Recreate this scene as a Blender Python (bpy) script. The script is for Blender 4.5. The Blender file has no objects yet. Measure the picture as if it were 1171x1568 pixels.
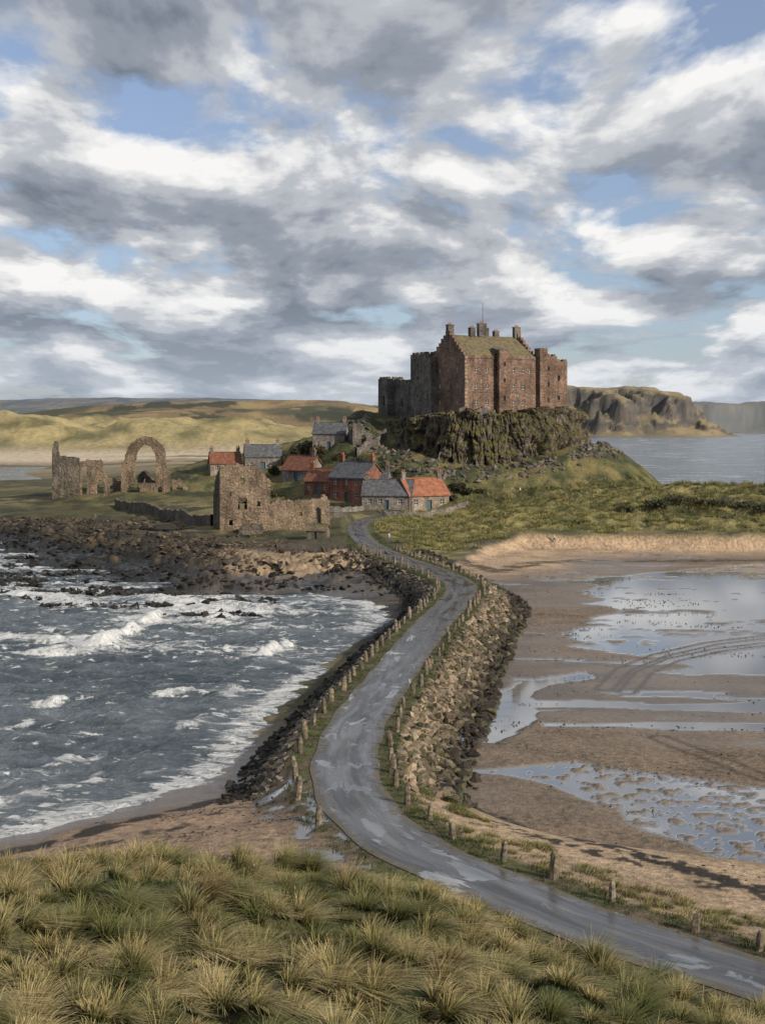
import bpy, bmesh, math, random, time
import numpy as np
from mathutils import Vector, Matrix
T0=time.time()
rng=np.random.default_rng(7); random.seed(7)
FO=2178.; CH=25.; CX=585.5; HY=657.
# image pixel coordinates, unprojected from the camera -> plan position on a level z
def G(px,py,z=0.):
    d=(CH-z)*FO/(py-HY); return ((px-CX)*d/FO, d)
def ss(a,b,x):
    t=np.clip((x-a)/(b-a),0,1); return t*t*(3-2*t)
def lerp(a,b,t): return a+(b-a)*t
_ga=rng.random(256)*2*np.pi; GX=np.cos(_ga).astype(np.float32); GY=np.sin(_ga).astype(np.float32)
def _h(ix,iy,s):
    h=(ix.astype(np.uint32)*np.uint32(374761393)+iy.astype(np.uint32)*np.uint32(668265263)+np.uint32((s*144269504)&0xffffffff))
    h=(h^(h>>np.uint32(13)))*np.uint32(1274126177)
    return ((h^(h>>np.uint32(16)))&np.uint32(255)).astype(np.int64)
def pn(x,y,s):
    fx=np.floor(x); fy=np.floor(y); ix=fx.astype(np.int64); iy=fy.astype(np.int64)
    u=(x-fx).astype(np.float32); v=(y-fy).astype(np.float32)
    def g(a,b,du,dv):
        k=_h(ix+a,iy+b,s); return GX[k]*du+GY[k]*dv
    su=u*u*u*(u*(u*6-15)+10); sv=v*v*v*(v*(v*6-15)+10)
    a=g(0,0,u,v); b=g(1,0,u-1,v); c=g(0,1,u,v-1); d=g(1,1,u-1,v-1)
    return ((a+(b-a)*su)*(1-sv)+(c+(d-c)*su)*sv)*1.5
def fbm(x,y,f,o,s):
    r=0; a=1.; t=0
    for i in range(o):
        r=r+a*pn(x*f+i*17.3,y*f+i*9.1,s+i*7); t+=a; a*=.5; f*=2.03
    return r/t*1.3
def ridged(x,y,f,o,s):
    r=0;a=1.;t=0
    for i in range(o):
        r=r+a*(1-np.abs(pn(x*f+i*17.3,y*f+i*9.1,s+i*7))*1.6); t+=a; a*=.5; f*=2.03
    return np.clip(r/t,0,2)
def sd(x,y,P):
    d2=np.full(x.shape,1e12); ins=np.zeros(x.shape,bool)
    n=len(P)
    for i in range(n):
        ax,ay=P[i]; bx,by=P[(i+1)%n]; ex=bx-ax; ey=by-ay
        wx=x-ax; wy=y-ay; t=np.clip((wx*ex+wy*ey)/(ex*ex+ey*ey+1e-9),0,1)
        d2=np.minimum(d2,(wx-ex*t)**2+(wy-ey*t)**2)
        if ay!=by: ins^=((ay>y)!=(by>y))&(x<(ex)*(y-ay)/(by-ay)+ax)
    d=np.sqrt(d2); return np.where(ins,d,-d)
def pdist(x,y,P):
    d2=np.full(x.shape,1e12); sg=np.ones(x.shape); al=np.zeros(x.shape); acc=0
    for i in range(len(P)-1):
        ax,ay=P[i][:2]; bx,by=P[i+1][:2]; ex=bx-ax; ey=by-ay; L2=ex*ex+ey*ey
        wx=x-ax; wy=y-ay; t=np.clip((wx*ex+wy*ey)/(L2+1e-9),0,1)
        q=(wx-ex*t)**2+(wy-ey*t)**2; m=q<d2
        d2=np.where(m,q,d2); sg=np.where(m,np.sign(ex*wy-ey*wx),sg); al=np.where(m,acc+t*math.sqrt(L2),al); acc+=math.sqrt(L2)
    return np.sqrt(d2),sg,al
def catmull(P,n=4,closed=False):
    P=[np.array(p,float) for p in P]; out=[]; m=len(P)
    for i in range(m if closed else m-1):
        if closed: p0,p1,p2,p3=P[i-1],P[i],P[(i+1)%m],P[(i+2)%m]
        else: p0,p1,p2,p3=P[max(i-1,0)],P[i],P[i+1],P[min(i+2,m-1)]
        for k in range(n):
            t=k/n; out.append(.5*((2*p1)+(-p0+p2)*t+(2*p0-5*p1+4*p2-p3)*t*t+(-p0+3*p1-3*p2+p3)*t**3))
    if not closed: out.append(P[-1])
    return np.array(out)
# ---------------------------------------------------------------- plan of the place
coast=[(-600,30),(-160,66)]+[G(*p) for p in [(-300,1325),(0,1288),(80,1266),(170,1243),(250,1222),(330,1198),(375,1168),(400,1135),(415,1105),(447,1070),(483,1040),(516,1008),(549,985),(579,962),(602,942),(594,930),(560,918),(500,907),(450,895),(400,903),(330,908),(270,905),(235,890),(180,895),(150,880),(95,870),(85,855),(30,838),(0,828),(-300,810),(-1200,790)]]+\
 [(-3000,500),(-16000,14000),(12000,14000),(12000,8500),(1500,8300),(1400,6500),(1300,5200),(1210,4820),(930,4700),(640,4800),(400,3000),(180,1500),(100,800),(76,640),(84,480),(112,425),(200,408),(400,415),(1500,450),(1500,-50),(-600,-50)]
roadpx=[(1171,1500),(1050,1463),(900,1414),(780,1366),(700,1332),(640,1305),(590,1272),(553,1238),(533,1202),(528,1170),(534,1140),(549,1103),(575,1066),(608,1023),(640,982),(667,950),(692,925),(706,905),(700,890),(672,876),(636,863),(600,850),(570,836),(552,821),(548,808),(566,798),(600,793)]
rp=[(40,36),(26,46.5)]+[G(px,py,3.0) for px,py in roadpx]
road=catmull(rp,3)
def roadz(y): return 3.0+0.7*ss(285,330,y)
Rpoly=[(40,36),(26,46.5)]+[G(px,py,3) for px,py in roadpx[:20]]+[G(690,868,1.5),G(740,848,1.5),G(800,838,1.5),G(1000,838,1.5),G(1171,840,1.5),G(1700,845,1.5),(1400,300),(1400,-50),(60,-50)]
Dpoly=[G(565,806,3),G(590,822,3),G(640,842,3),G(690,853,2.5),G(740,836,2),G(800,824,2),G(900,830,2),G(1000,826,2),G(1171,830,2),G(1700,836,2),(1000,300),(1000,470),(110,470),(70,400),(20,372),(0,345)]
Fpoly=[(-200,66)]+[G(px,py,3) for px,py in [(-250,1345),(0,1337),(110,1318),(250,1308),(330,1318),(420,1322),(500,1334),(560,1346),(620,1358),(690,1372),(750,1400),(810,1430),(880,1462),(960,1492),(1060,1515),(1171,1545)]]+[(24,41),(40,28),(300,-60),(-200,-60)]
lag=[(-3000,600),(-165,650),(-175,720),(-205,800),(-222,940),(-3000,960)]
Rk0=(28.,412.)
def gs(x,y,cx,cy,sx,sy,h): return h*np.exp(-.5*((x-cx)/sx)**2-.5*((y-cy)/sy)**2)
def coastd(x,y):
    s=sd(x,y,coast)
    s=s+fbm(x,y,1/9.,3,1)*1.6*(1-ss(400,900,y))
    hd=ss(195,225,y)*(1-ss(360,400,y))*(1-ss(-14,2,x))
    s=s+hd*(fbm(x*.6,y*1.2,1/17.,5,21)*19+fbm(x*.6,y,1/3.5,3,22)*5)
    s=s+fbm(x,y,1/260.,4,2)*70*ss(1500,3500,y)
    return s
def terrain(x,y,full=False):
    x=np.asarray(x,float); y=np.asarray(y,float)
    sL=coastd(x,y)
    nr=y<480
    def sub(fn,dflt):
        o=np.full(x.shape,float(dflt)); 
        if nr.any(): o[nr]=fn(x[nr],y[nr])
        return o
    rd=np.full(x.shape,1e3); rs=np.ones(x.shape)
    if nr.any():
        a,b,_=pdist(x[nr],y[nr],road[::2] if road.shape[0]%2 else np.vstack([road[::2],road[-1:]])); rd[nr]=a; rs[nr]=b
    sR=sub(lambda a,b:sd(a,b,Rpoly),-300); sD=sub(lambda a,b:sd(a,b,Dpoly),-300); sF=sub(lambda a,b:sd(a,b,Fpoly),-300)
    sD=sD+fbm(x,y,1/11.,4,5)*4.5; sFn=sF+fbm(x,y,1/5.,3,6)*1.3
    slope=lerp(.16,.065,ss(110,190,y)); slope=lerp(slope,.4,ss(60,75,x)*ss(370,395,y)*(1-ss(900,2000,y)))
    cap=lerp(3.0,4.6,ss(150,330,y))
    zl=np.where(sL<0,np.maximum(sL*lerp(.16,.06,ss(190,220,y)*(1-ss(400,450,y))),-4),np.minimum(sL*slope,cap))
    zl=zl+fbm(x,y,1/24.,4,8)*.9*ss(8,40,sL)*ss(110,200,y)
    rk=ss(205,222,y)*(1-ss(345,380,y))*(1-ss(18,46,sL))*ss(-16,-1,sL)*(1-ss(-6,6,x))
    zl=zl+rk*(.30+.70*ss(0,18,sL))*((ridged(x*.45,y*1.7,1/6.,5,9)-.5)*3.4+.9*fbm(x,y,1/1.6,3,19))
    zr=.42+.10*fbm(x*.6,y,1/14.,3,11)+1.2*ss(34,0,-sD)*ss(180,240,y)
    z=lerp(zl,zr,ss(-1,3,sR))
    hump=gs(x,y,86,348,26,16,4.8)+gs(x,y,118,345,20,18,3.6)+gs(x,y,60,362,22,9,2.6)
    zD=1.9+3.0*ss(0,36,sD)+hump*ss(0,15,sD)+(1.6*fbm(x,y,1/12.,4,12)+.7*fbm(x,y,1/3.5,3,17))*ss(-4,10,sD)
    zD=np.minimum(zD,np.maximum(sL,-4)*.4)
    z=lerp(z,zD,ss(-9,12,sD))
    e=np.sqrt(((x-Rk0[0])/36)**2+((y-Rk0[1])/31)**2)
    mo=11*ss(1.85,.85,e)+gs(x,y,62,404,13,15,5.)+gs(x,y,-6,436,34,21,15)*(1-.4*ss(10,40,x))+gs(x,y,-55,440,30,30,5)
    z=z+(mo*(1+.12*fbm(x,y,1/14.,3,13))+.6*fbm(x,y,1/4.,3,18)*ss(0,3,mo))*ss(0,14,sL)
    zF=3+.21*np.maximum(sFn,0)+.012*np.clip(sFn-30,0,100)**1.5+ (1.1*fbm(x,y,1/6.5,3,14)+.45*fbm(x,y,1/2.2,2,15))*ss(0,6,sFn)
    z=lerp(z,zF,ss(-2,3,sFn)*(1-ss(0,1,-sF-3)))
    rz=roadz(y)
    slL=lerp(.15,.78,ss(76,98,y)); slR=lerp(.11,.60,ss(76,100,y))
    sl=np.where(sR>0,slR,slL)
    sl=lerp(sl,.12,ss(250,290,y))
    hr=rz-.06-np.maximum(0,rd-3.5)*sl
    z=np.where(sF<0.,np.maximum(z,np.where(rd<60,hr,-99)),z)
    z=lerp(z,rz-.07,(1-ss(2.5,4.0,rd)))
    far=y>440
    if far.any():
        X=x[far];Y=y[far];S=sL[far];Z=z[far]
        gz=sd(X,Y,lag); Z=np.minimum(Z,-gz*.06-.2)*(gz>-90)+Z*(gz<=-90)
        w=ss(1120,1270,Y)*(1-ss(1600,2100,Y))*(1-ss(-140,20,X))
        Z=Z+w*(21+13*fbm(X,Y*.8,1/110.,2,31)+8*ridged(X,Y,1/170.,3,38)+4*fbm(X,Y,1/32.,4,32))
        w2=ss(1500,2300,Y)
        Z=Z+w2*ss(0,200,S)*(gs(X,Y,-120,2800,360,480,66)+gs(X,Y,-560,2600,260,380,24)+gs(X,Y,-1100,3400,500,500,24)+16*fbm(X,Y,1/260.,6,33)*(1-ss(4000,4600,Y))+gs(X,Y,-1150,6200,800,800,125)+gs(X,Y,-2300,6500,700,900,70)+gs(X,Y,-300,5600,500,600,70)+12*fbm(X,Y,1/400.,4,37)*ss(4600,5200,Y)*(1-ss(0,300,X)))
        h1=ss(4600,4800,Y)*(1-ss(6000,7500,Y))*ss(200,600,X)
        crag=fbm(X,Y,1/190.,6,35)
        hh=92*ss(0,330,S)**.8+54*ss(-50,22,S-180+crag*170)*ss(0,60,S)+16*ss(-25,12,S-100+crag*130)+20*fbm(X,Y,1/170.,6,34)*ss(0,120,S)
        q=hh/17+.5*fbm(X,Y,1/150.,3,39); fq=q-np.floor(q); hh=hh+8*(ss(.25,.8,fq)-fq)
        Z=Z+h1*hh
        h2=ss(7600,8400,Y)*ss(500,1300,X); Z=Z+h2*(180*ss(5,480,S)+34*fbm(X,Y,1/300.,5,36)*ss(0,150,S))
        z[far]=Z
    if full: return z,dict(sL=sL,sR=sR,sD=sD,sF=sFn,rd=rd,rk=rk,e=e,mo=mo)
    return z
def H(x,y): return float(terrain(np.array([x]),np.array([y]))[0])
def los(px,py,d0=60,d1=620):
    d=np.arange(d0,d1,.5); x=(px-CX)*d/FO; zr=CH-(py-HY)*d/FO; h=terrain(x,d); k=np.where(h>=zr)[0]
    i=k[0] if len(k) else len(d)-1
    return x[i],d[i],h[i]
# ---------------------------------------------------------------- mesh helpers
SC=bpy.context.scene
def fastmesh(name,V,Fc,mat=None,smooth=False,attrs=None,parent=None):
    me=bpy.data.meshes.new(name); V=np.asarray(V,np.float32); Fc=np.asarray(Fc,np.int32); k=Fc.shape[1]
    me.vertices.add(len(V)); me.vertices.foreach_set('co',V.ravel())
    me.loops.add(Fc.size); me.loops.foreach_set('vertex_index',Fc.ravel())
    me.polygons.add(len(Fc)); me.polygons.foreach_set('loop_start',np.arange(0,Fc.size,k,dtype=np.int32))
    me.polygons.foreach_set('use_smooth',np.full(len(Fc),smooth))
    me.update(calc_edges=True)
    for an,(ty,data) in (attrs or {}).items():
        a=me.attributes.new(an,ty,'POINT')
        a.data.foreach_set('color' if ty=='FLOAT_COLOR' else ('vector' if ty=='FLOAT_VECTOR' else 'value'),np.asarray(data,np.float32).ravel())
    o=bpy.data.objects.new(name,me); SC.collection.objects.link(o)
    if mat: me.materials.append(mat)
    if parent: o.parent=parent
    return o
def gridfaces(nr,nc):
    i=np.arange(nr-1)[:,None]*nc+np.arange(nc-1)[None,:]; i=i.ravel()
    return np.stack([i,i+1,i+1+nc,i+nc],1)
def rgba(c): return np.concatenate([c,np.ones((len(c),1))],1)
# ---------------------------------------------------------------- node helpers
class NT:
    dim='3D'
    def __init__(s,name):
        s.m=bpy.data.materials.new(name); s.m.use_nodes=True; s.t=s.m.node_tree; s.b=s.t.nodes['Principled BSDF']
        s.pos=s.n('ShaderNodeNewGeometry').outputs['Position']
    def n(s,ty,**kw):
        o=s.t.nodes.new(ty)
        for k,v in kw.items(): setattr(o,k,v)
        return o
    def l(s,a,b): s.t.links.new(a,b)
    def mapp(s,v,sc=(1,1,1),rot=(0,0,0)):
        o=s.n('ShaderNodeMapping'); s.l(v,o.inputs['Vector']); o.inputs['Scale'].default_value=sc; o.inputs['Rotation'].default_value=rot; return o.outputs[0]
    def noise(s,v,sc,det=5,ro=.55,di=0):
        o=s.n('ShaderNodeTexNoise',noise_dimensions=s.dim); s.l(v,o.inputs['Vector']); o.inputs['Scale'].default_value=sc; o.inputs['Detail'].default_value=det; o.inputs['Roughness'].default_value=ro; o.inputs['Distortion'].default_value=di; return o.outputs['Fac']
    def vor(s,v,sc,out='Color',feat='F1'):
        o=s.n('ShaderNodeTexVoronoi',feature=feat); s.l(v,o.inputs['Vector']); o.inputs['Scale'].default_value=sc; return o.outputs[out]
    def attr(s,name,out='Fac'):
        o=s.n('ShaderNodeAttribute'); o.attribute_name=name; return o.outputs[out]
    def math(s,op,a,b=0.,c=0.,clamp=False):
        o=s.n('ShaderNodeMath',operation=op,use_clamp=clamp)
        for i,v in enumerate((a,b,c)):
            if isinstance(v,(int,float)): o.inputs[i].default_value=v
            else: s.l(v,o.inputs[i])
        return o.outputs[0]
    def mr(s,v,a,b,c,d):
        o=s.n('ShaderNodeMapRange'); s.l(v,o.inputs[0])
        for i,q in enumerate((a,b,c,d)): o.inputs[i+1].default_value=q
        return o.outputs[0]
    def mix(s,f,a,b,bt='MIX'):
        o=s.n('ShaderNodeMix',data_type='RGBA',blend_type=bt)
        for i,v in ((0,f),(6,a),(7,b)):
            if isinstance(v,(int,float)): o.inputs[i].default_value=v
            elif isinstance(v,tuple): o.inputs[i].default_value=(*v,1)
            else: s.l(v,o.inputs[i])
        return o.outputs[2]
    def ramp(s,v,st,interp='LINEAR'):
        o=s.n('ShaderNodeValToRGB'); s.l(v,o.inputs[0]); r=o.color_ramp; r.interpolation=interp
        while len(r.elements)<len(st): r.elements.new(.5)
        for e,(p,c) in zip(r.elements,st): e.position=p; e.color=(*c,1)
        return o.outputs[0]
    def out(s,col=None,rough=None,bump=None,bs=.5,bd=.1,spec=None,nrm=None):
        if col is not None:
            if isinstance(col,tuple): s.b.inputs['Base Color'].default_value=(*col,1)
            else: s.l(col,s.b.inputs['Base Color'])
        if rough is not None:
            if isinstance(rough,(int,float)): s.b.inputs['Roughness'].default_value=rough
            else: s.l(rough,s.b.inputs['Roughness'])
        if bump is not None:
            o=s.n('ShaderNodeBump'); s.l(bump,o.inputs['Height']); o.inputs['Strength'].default_value=bs; o.inputs['Distance'].default_value=bd; s.l(o.outputs[0],s.b.inputs['Normal'])
        if spec is not None: s.b.inputs['Specular IOR Level'].default_value=spec
        return s.m
# ---------------------------------------------------------------- materials
def m_ground():
    t=NT('ground_mat'); t.dim='2D'; al=t.attr('albedo','Color'); wet=t.attr('wet')
    n1=t.noise(t.pos,1.7,6,.65); n2=t.noise(t.pos,.22,3,.6); n3=t.noise(t.pos,7,3,.7)
    f=t.math('ADD',t.mr(n1,.3,.7,.58,1.42),t.mr(n2,.3,.7,-.22,.22)); f=t.math('MULTIPLY',f,t.mr(n3,.3,.7,.8,1.2))
    fw=t.mix(wet,f,(1,1,1))
    col=t.mix(1.0,al,fw,'MULTIPLY')
    r=t.ramp(wet,[(0,(.9,)*3),(.45,(.36,)*3),(.8,(.12,)*3),(1,(.05,)*3)])
    h=t.math('MULTIPLY',t.math('ADD',n1,t.math('MULTIPLY',n3,.4)),t.math('SUBTRACT',1.0,wet))
    t.l(t.mr(wet,.4,1,1.45,2.7),t.b.inputs['IOR'])
    return t.out(col,r,h,.7,.35,.5)
def m_stone(name,a,b,c,sc=1.5,stain=(.5,1.15),lich=None):
    t=NT(name); v=t.mapp(t.pos,(1,1,1.9))
    cell=t.vor(v,sc); bw=t.n('ShaderNodeRGBToBW'); t.l(cell,bw.inputs[0])
    col=t.ramp(bw.outputs[0],[(.15,a),(.5,b),(.85,c)])
    n=t.noise(t.pos,.25,6,.66); col=t.mix(1.0,col,t.ramp(n,[(.35,(stain[0],)*3),(.65,(stain[1],)*3)]),'MULTIPLY')
    vs=t.noise(t.mapp(t.pos,(1,1,.15)),.9,4,.6); col=t.mix(1.0,col,t.ramp(vs,[(.35,(.72,)*3),(.6,(1.1,)*3)]),'MULTIPLY')
    n2=t.noise(t.pos,5,4,.7); col=t.mix(1.0,col,t.ramp(n2,[(.3,(.7,)*3),(.7,(1.3,)*3)]),'MULTIPLY')
    if lich: col=t.mix(t.mr(t.noise(t.pos,.6,5,.7),.55,.7,0,.7),col,lich)
    return t.out(col,.9,t.math('ADD',bw.outputs[0],t.math('MULTIPLY',n2,.8)),.6,.10,.25)
def m_plain(name,c,rough=.7,var=.25,sc=2.,metal=0):
    t=NT(name); n=t.noise(t.pos,sc,5,.65); col=t.mix(1.0,c,t.ramp(n,[(.3,(1-var,)*3),(.7,(1+var,)*3)]),'MULTIPLY')
    t.b.inputs['Metallic'].default_value=metal
    return t.out(col,rough,n,.2,.03,.3)
def m_roof(name,a,b,freq=4.,moss=None):
    t=NT(name); cell=t.vor(t.mapp(t.pos,(1,1,1.6)),2.2); bw=t.n('ShaderNodeRGBToBW'); t.l(cell,bw.inputs[0])
    col=t.ramp(bw.outputs[0],[(.2,a),(.8,b)])
    n=t.noise(t.pos,.9,6,.65); col=t.mix(1.0,col,t.ramp(n,[(.3,(.6,)*3),(.7,(1.25,)*3)]),'MULTIPLY')
    if moss: col=t.mix(t.mr(n,.42,.6,0,.85),col,moss)
    w=t.n('ShaderNodeTexWave',bands_direction='Z'); t.l(t.pos,w.inputs['Vector']); w.inputs['Scale'].default_value=freq
    return t.out(col,.75,w.outputs['Fac'],.4,.08,.3)
def m_rock(name='basalt_mat'):
    t=NT(name); st=t.mapp(t.pos,(1,1,.30))
    n=t.noise(st,.6,7,.72,.4); n2=t.noise(t.pos,1.2,6,.7); n3=t.noise(t.pos,.14,5,.6)
    col=t.ramp(n,[(.36,(.014,.013,.012)),(.46,(.06,.050,.041)),(.55,(.145,.122,.096)),(.68,(.26,.22,.172))])
    col=t.mix(1.0,col,t.ramp(n2,[(.32,(.45,)*3),(.68,(1.45,)*3)]),'MULTIPLY')
    g=t.n('ShaderNodeNewGeometry'); sx=t.n('ShaderNodeSeparateXYZ'); t.l(g.outputs['Normal'],sx.inputs[0])
    up=t.math('ADD',t.math('MULTIPLY',sx.outputs[2],.9),t.mr(n3,.35,.65,-.42,.40))
    col=t.mix(t.mr(up,.24,.44,0,.92),col,t.ramp(t.noise(t.pos,.7,4),[(.35,(.05,.058,.018)),(.65,(.15,.125,.042))]))
    return t.out(col,.9,t.math('ADD',n,t.math('MULTIPLY',n2,.5)),1.,.8,.2)
def m_scatter(name):
    t=NT(name); al=t.attr('albedo','Color'); n=t.noise(t.pos,3,5,.7)
    col=t.mix(1.0,al,t.ramp(n,[(.3,(.5,)*3),(.7,(1.5,)*3)]),'MULTIPLY')
    return t.out(col,.75,n,.6,.12,.35)
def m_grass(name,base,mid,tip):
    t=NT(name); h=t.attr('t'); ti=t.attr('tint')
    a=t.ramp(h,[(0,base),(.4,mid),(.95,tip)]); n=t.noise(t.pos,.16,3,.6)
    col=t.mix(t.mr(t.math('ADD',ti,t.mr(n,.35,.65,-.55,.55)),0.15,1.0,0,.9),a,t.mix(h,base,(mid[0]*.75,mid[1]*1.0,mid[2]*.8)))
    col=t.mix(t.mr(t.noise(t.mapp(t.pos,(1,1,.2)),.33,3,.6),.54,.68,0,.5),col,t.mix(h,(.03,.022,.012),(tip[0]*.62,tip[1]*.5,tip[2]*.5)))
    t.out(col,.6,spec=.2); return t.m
def m_sea():
    t=NT('sea_water_mat'); t.dim='2D'; fo=t.attr('foam')
    v=t.mapp(t.pos,(.5,1,1),(0,0,-.25)); n1=t.noise(v,.55,8,.7,.6); n2=t.noise(v,1.9,5,.65,.3)
    f=t.math('ADD',fo,t.mr(n1,.25,.75,-.5,.5)); f=t.mr(f,.32,.60,0,1)
    lace=t.mr(t.noise(t.pos,1.1,7,.78,1.2),.40,.56,.12,1.); f=t.math('MULTIPLY',f,lace)
    cap=t.mr(t.math('ADD',t.noise(v,.9,4,.62),t.math('MULTIPLY',fo,.25)),.66,.72,0,.9); f=t.math('MAXIMUM',f,cap)
    water=t.ramp(t.math('ADD',t.math('MULTIPLY',t.noise(v,.06,3,.6),.5),t.math('MULTIPLY',n1,.5)),[(.38,(.06,.084,.104)),(.62,(.17,.205,.235))])
    col=t.mix(f,water,(.80,.82,.83))
    t.b.inputs['IOR'].default_value=1.4
    return t.out(col,t.mr(f,0,1,.14,.8),t.math('ADD',n1,t.math('MULTIPLY',n2,.6)),1.,.95,.5)
def m_road():
    t=NT('wet_asphalt_mat'); t.dim='2D'; uv=t.attr('suv','Vector'); sx=t.n('ShaderNodeSeparateXYZ'); t.l(uv,sx.inputs[0])
    n=t.noise(t.mapp(uv,(.16,1.0,1)),1.,5,.6,.4); nf=t.noise(t.pos,12,5,.7); nb=t.noise(t.mapp(uv,(.09,1.1,1)),1.,7,.72)
    pd=t.mr(t.noise(t.mapp(uv,(.21,.62,1)),1.,5,.6,.4),.605,.645,0,1)
    col=t.ramp(nb,[(.32,(.030,.031,.033)),(.5,(.062,.061,.061)),(.68,(.125,.12,.113))])
    col=t.mix(1.0,col,t.ramp(nf,[(.3,(.7,)*3),(.7,(1.3,)*3)]),'MULTIPLY')
    ab=t.math('ABSOLUTE',sx.outputs[1]); ed=t.mr(t.math('ADD',ab,t.mr(t.noise(t.pos,1.2,6,.75),.3,.7,-.6,.6)),1.65,2.05,0,1)
    rut=t.mr(t.math('ABSOLUTE',t.math('SUBTRACT',ab,.85)),0,.35,.78,1.)
    col=t.mix(1.0,col,rut,'MULTIPLY')
    col=t.mix(ed,col,(.10,.08,.05)); col=t.mix(pd,col,(.12,.122,.125))
    r=t.mr(n,.38,.62,.14,.45); r=t.math('MULTIPLY',r,rut); r=t.math('ADD',r,t.math('MULTIPLY',ed,.4)); r=t.math('MULTIPLY',r,t.mr(pd,0,1,1,.08))
    t.l(t.mr(pd,0,1,1.6,3.4),t.b.inputs['IOR'])
    h=t.math('MULTIPLY',nf,t.math('SUBTRACT',1.,pd))
    return t.out(col,r,h,.25,.02,.6)
MG=m_ground(); MSEA=m_sea(); MROAD=m_road(); MROCK=m_rock(); MSC=m_scatter('boulder_mat')
MC_RED=m_stone('castle_sandstone_mat',(.12,.072,.053),(.185,.122,.09),(.26,.185,.14),2.6,(.5,1.2))
MC_GR=m_stone('castle_grey_stone_mat',(.085,.077,.070),(.135,.122,.11),(.20,.18,.16),2.4,(.5,1.15))
MQ=m_stone('quoin_stone_mat',(.2,.16,.12),(.29,.24,.18),(.36,.30,.22),1.4)
MRU=m_stone('ruin_sandstone_mat',(.13,.096,.07),(.20,.15,.11),(.28,.215,.155),3.2,(.5,1.25),(.13,.11,.05))
MRU2=m_stone('ruin_grey_stone_mat',(.08,.07,.058),(.13,.112,.09),(.19,.165,.135),3.2,(.5,1.15),(.12,.11,.06))
MBR=m_stone('brick_red_mat',(.17,.07,.045),(.25,.11,.07),(.32,.16,.11),4)
MST=m_stone('cottage_stone_mat',(.13,.12,.11),(.20,.18,.16),(.30,.27,.24),3.2)
MSTW=m_stone('cottage_pale_stone_mat',(.20,.16,.125),(.29,.235,.19),(.38,.32,.26),3.2)
MPAN=m_roof('red_pantile_mat',(.15,.06,.038),(.23,.10,.062)); MPAN2=m_roof('orange_pantile_mat',(.25,.095,.052),(.35,.145,.085)); MSLATE=m_roof('slate_mat',(.07,.075,.085),(.13,.135,.145))
MLICH=m_roof('lichen_slate_mat',(.10,.085,.065),(.16,.135,.10),4.,(.18,.145,.055))
MGL=NT('window_glass_mat').out((.015,.018,.022),.08,spec=.6); MFR=m_plain('white_frame_mat',(.6,.6,.58),.5,.05)
MPOT=m_plain('chimney_pot_mat',(.32,.13,.07)); MDOOR=m_plain('painted_door_mat',(.05,.10,.13),.5)
print('mats',time.time()-T0)
# ---------------------------------------------------------------- ground sheet
us=np.concatenate([np.linspace(-.75,-.31,34),np.linspace(-.30,.30,490),np.linspace(.31,.75,34)])
def geo(a,b,r): return a*r**np.arange(0,int(math.log(b/a)/math.log(r)))
ys=np.concatenate([np.arange(3,25,1.),np.arange(25,130,.3),np.arange(130,440,.72),np.arange(440,1000,4.5),geo(1000,4600,1.0095),np.arange(4600,5700,11.),geo(5700,9800,1.012)])
X=(us[None,:]*(ys[:,None]+18*np.exp(-ys[:,None]/30))); Y=np.repeat(ys[:,None],len(us),1); sh=X.shape
x=X.ravel(); y=Y.ravel()
z,I=terrain(x,y,True); print('terrain',len(x),time.time()-T0,np.isnan(z).sum())
sL,sR,sD,sF,rd,rk,e,mo=[I[k] for k in ('sL','sR','sD','sF','rd','rk','e','mo')]
Zg=z.reshape(sh); gy=np.abs(np.gradient(Zg,axis=0)/np.gradient(Y,axis=0)); gx=np.abs(np.gradient(Zg,axis=1)/np.gradient(X,axis=1)); slp=np.hypot(gx,gy).ravel()
def M(c,col,m): return c+(np.array(col)[None,:]-c)*np.clip(m,0,1)[:,None]
n_a=fbm(x,y,1/8.,5,41); n_b=fbm(x,y,1/30.,4,42); n_c=fbm(x,y,1/2.2,3,43)
col=np.tile(np.array([[.070,.066,.028]]),(len(x),1))
col=M(col,(.17,.14,.065),ss(-.15,.4,n_b+.5*n_a)); col=M(col,(.035,.038,.018),ss(.0,.45,-n_a))
wet=np.zeros(len(x))
# castle knoll: short green turf
kn=ss(0,3,mo)*(y>330); col=M(col,(.065,.075,.024),kn*.8); col=M(col,(.15,.12,.05),kn*ss(-.05,.35,n_a+.3*n_c)); col=M(col,(.03,.036,.016),kn*ss(.0,.3,-n_a+.3*n_c)*.85)
# shore rock
rr=np.clip(ss(.02,.2,rk)*ss(-.5,.3,rk+n_a*.5+.3),0,1)
rockc=lerp(np.array([[.022,.02,.018]]),np.array([[.125,.095,.055]]),ss(-.2,.6,n_c*.7+n_a*.5+.16*(z-2.3))[:,None]); col=col*(1-rr[:,None])+rockc*rr[:,None]
col=M(col,(.014,.014,.013),rr*ss(1.9,1.2,z+n_c*.5)*.9)
col=M(col,(.075,.085,.03),ss(.05,.4,n_a)*ss(2.4,3.7,z)*rr*.8)
wet=np.maximum(wet,rr*.45*(z<1.3))
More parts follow.
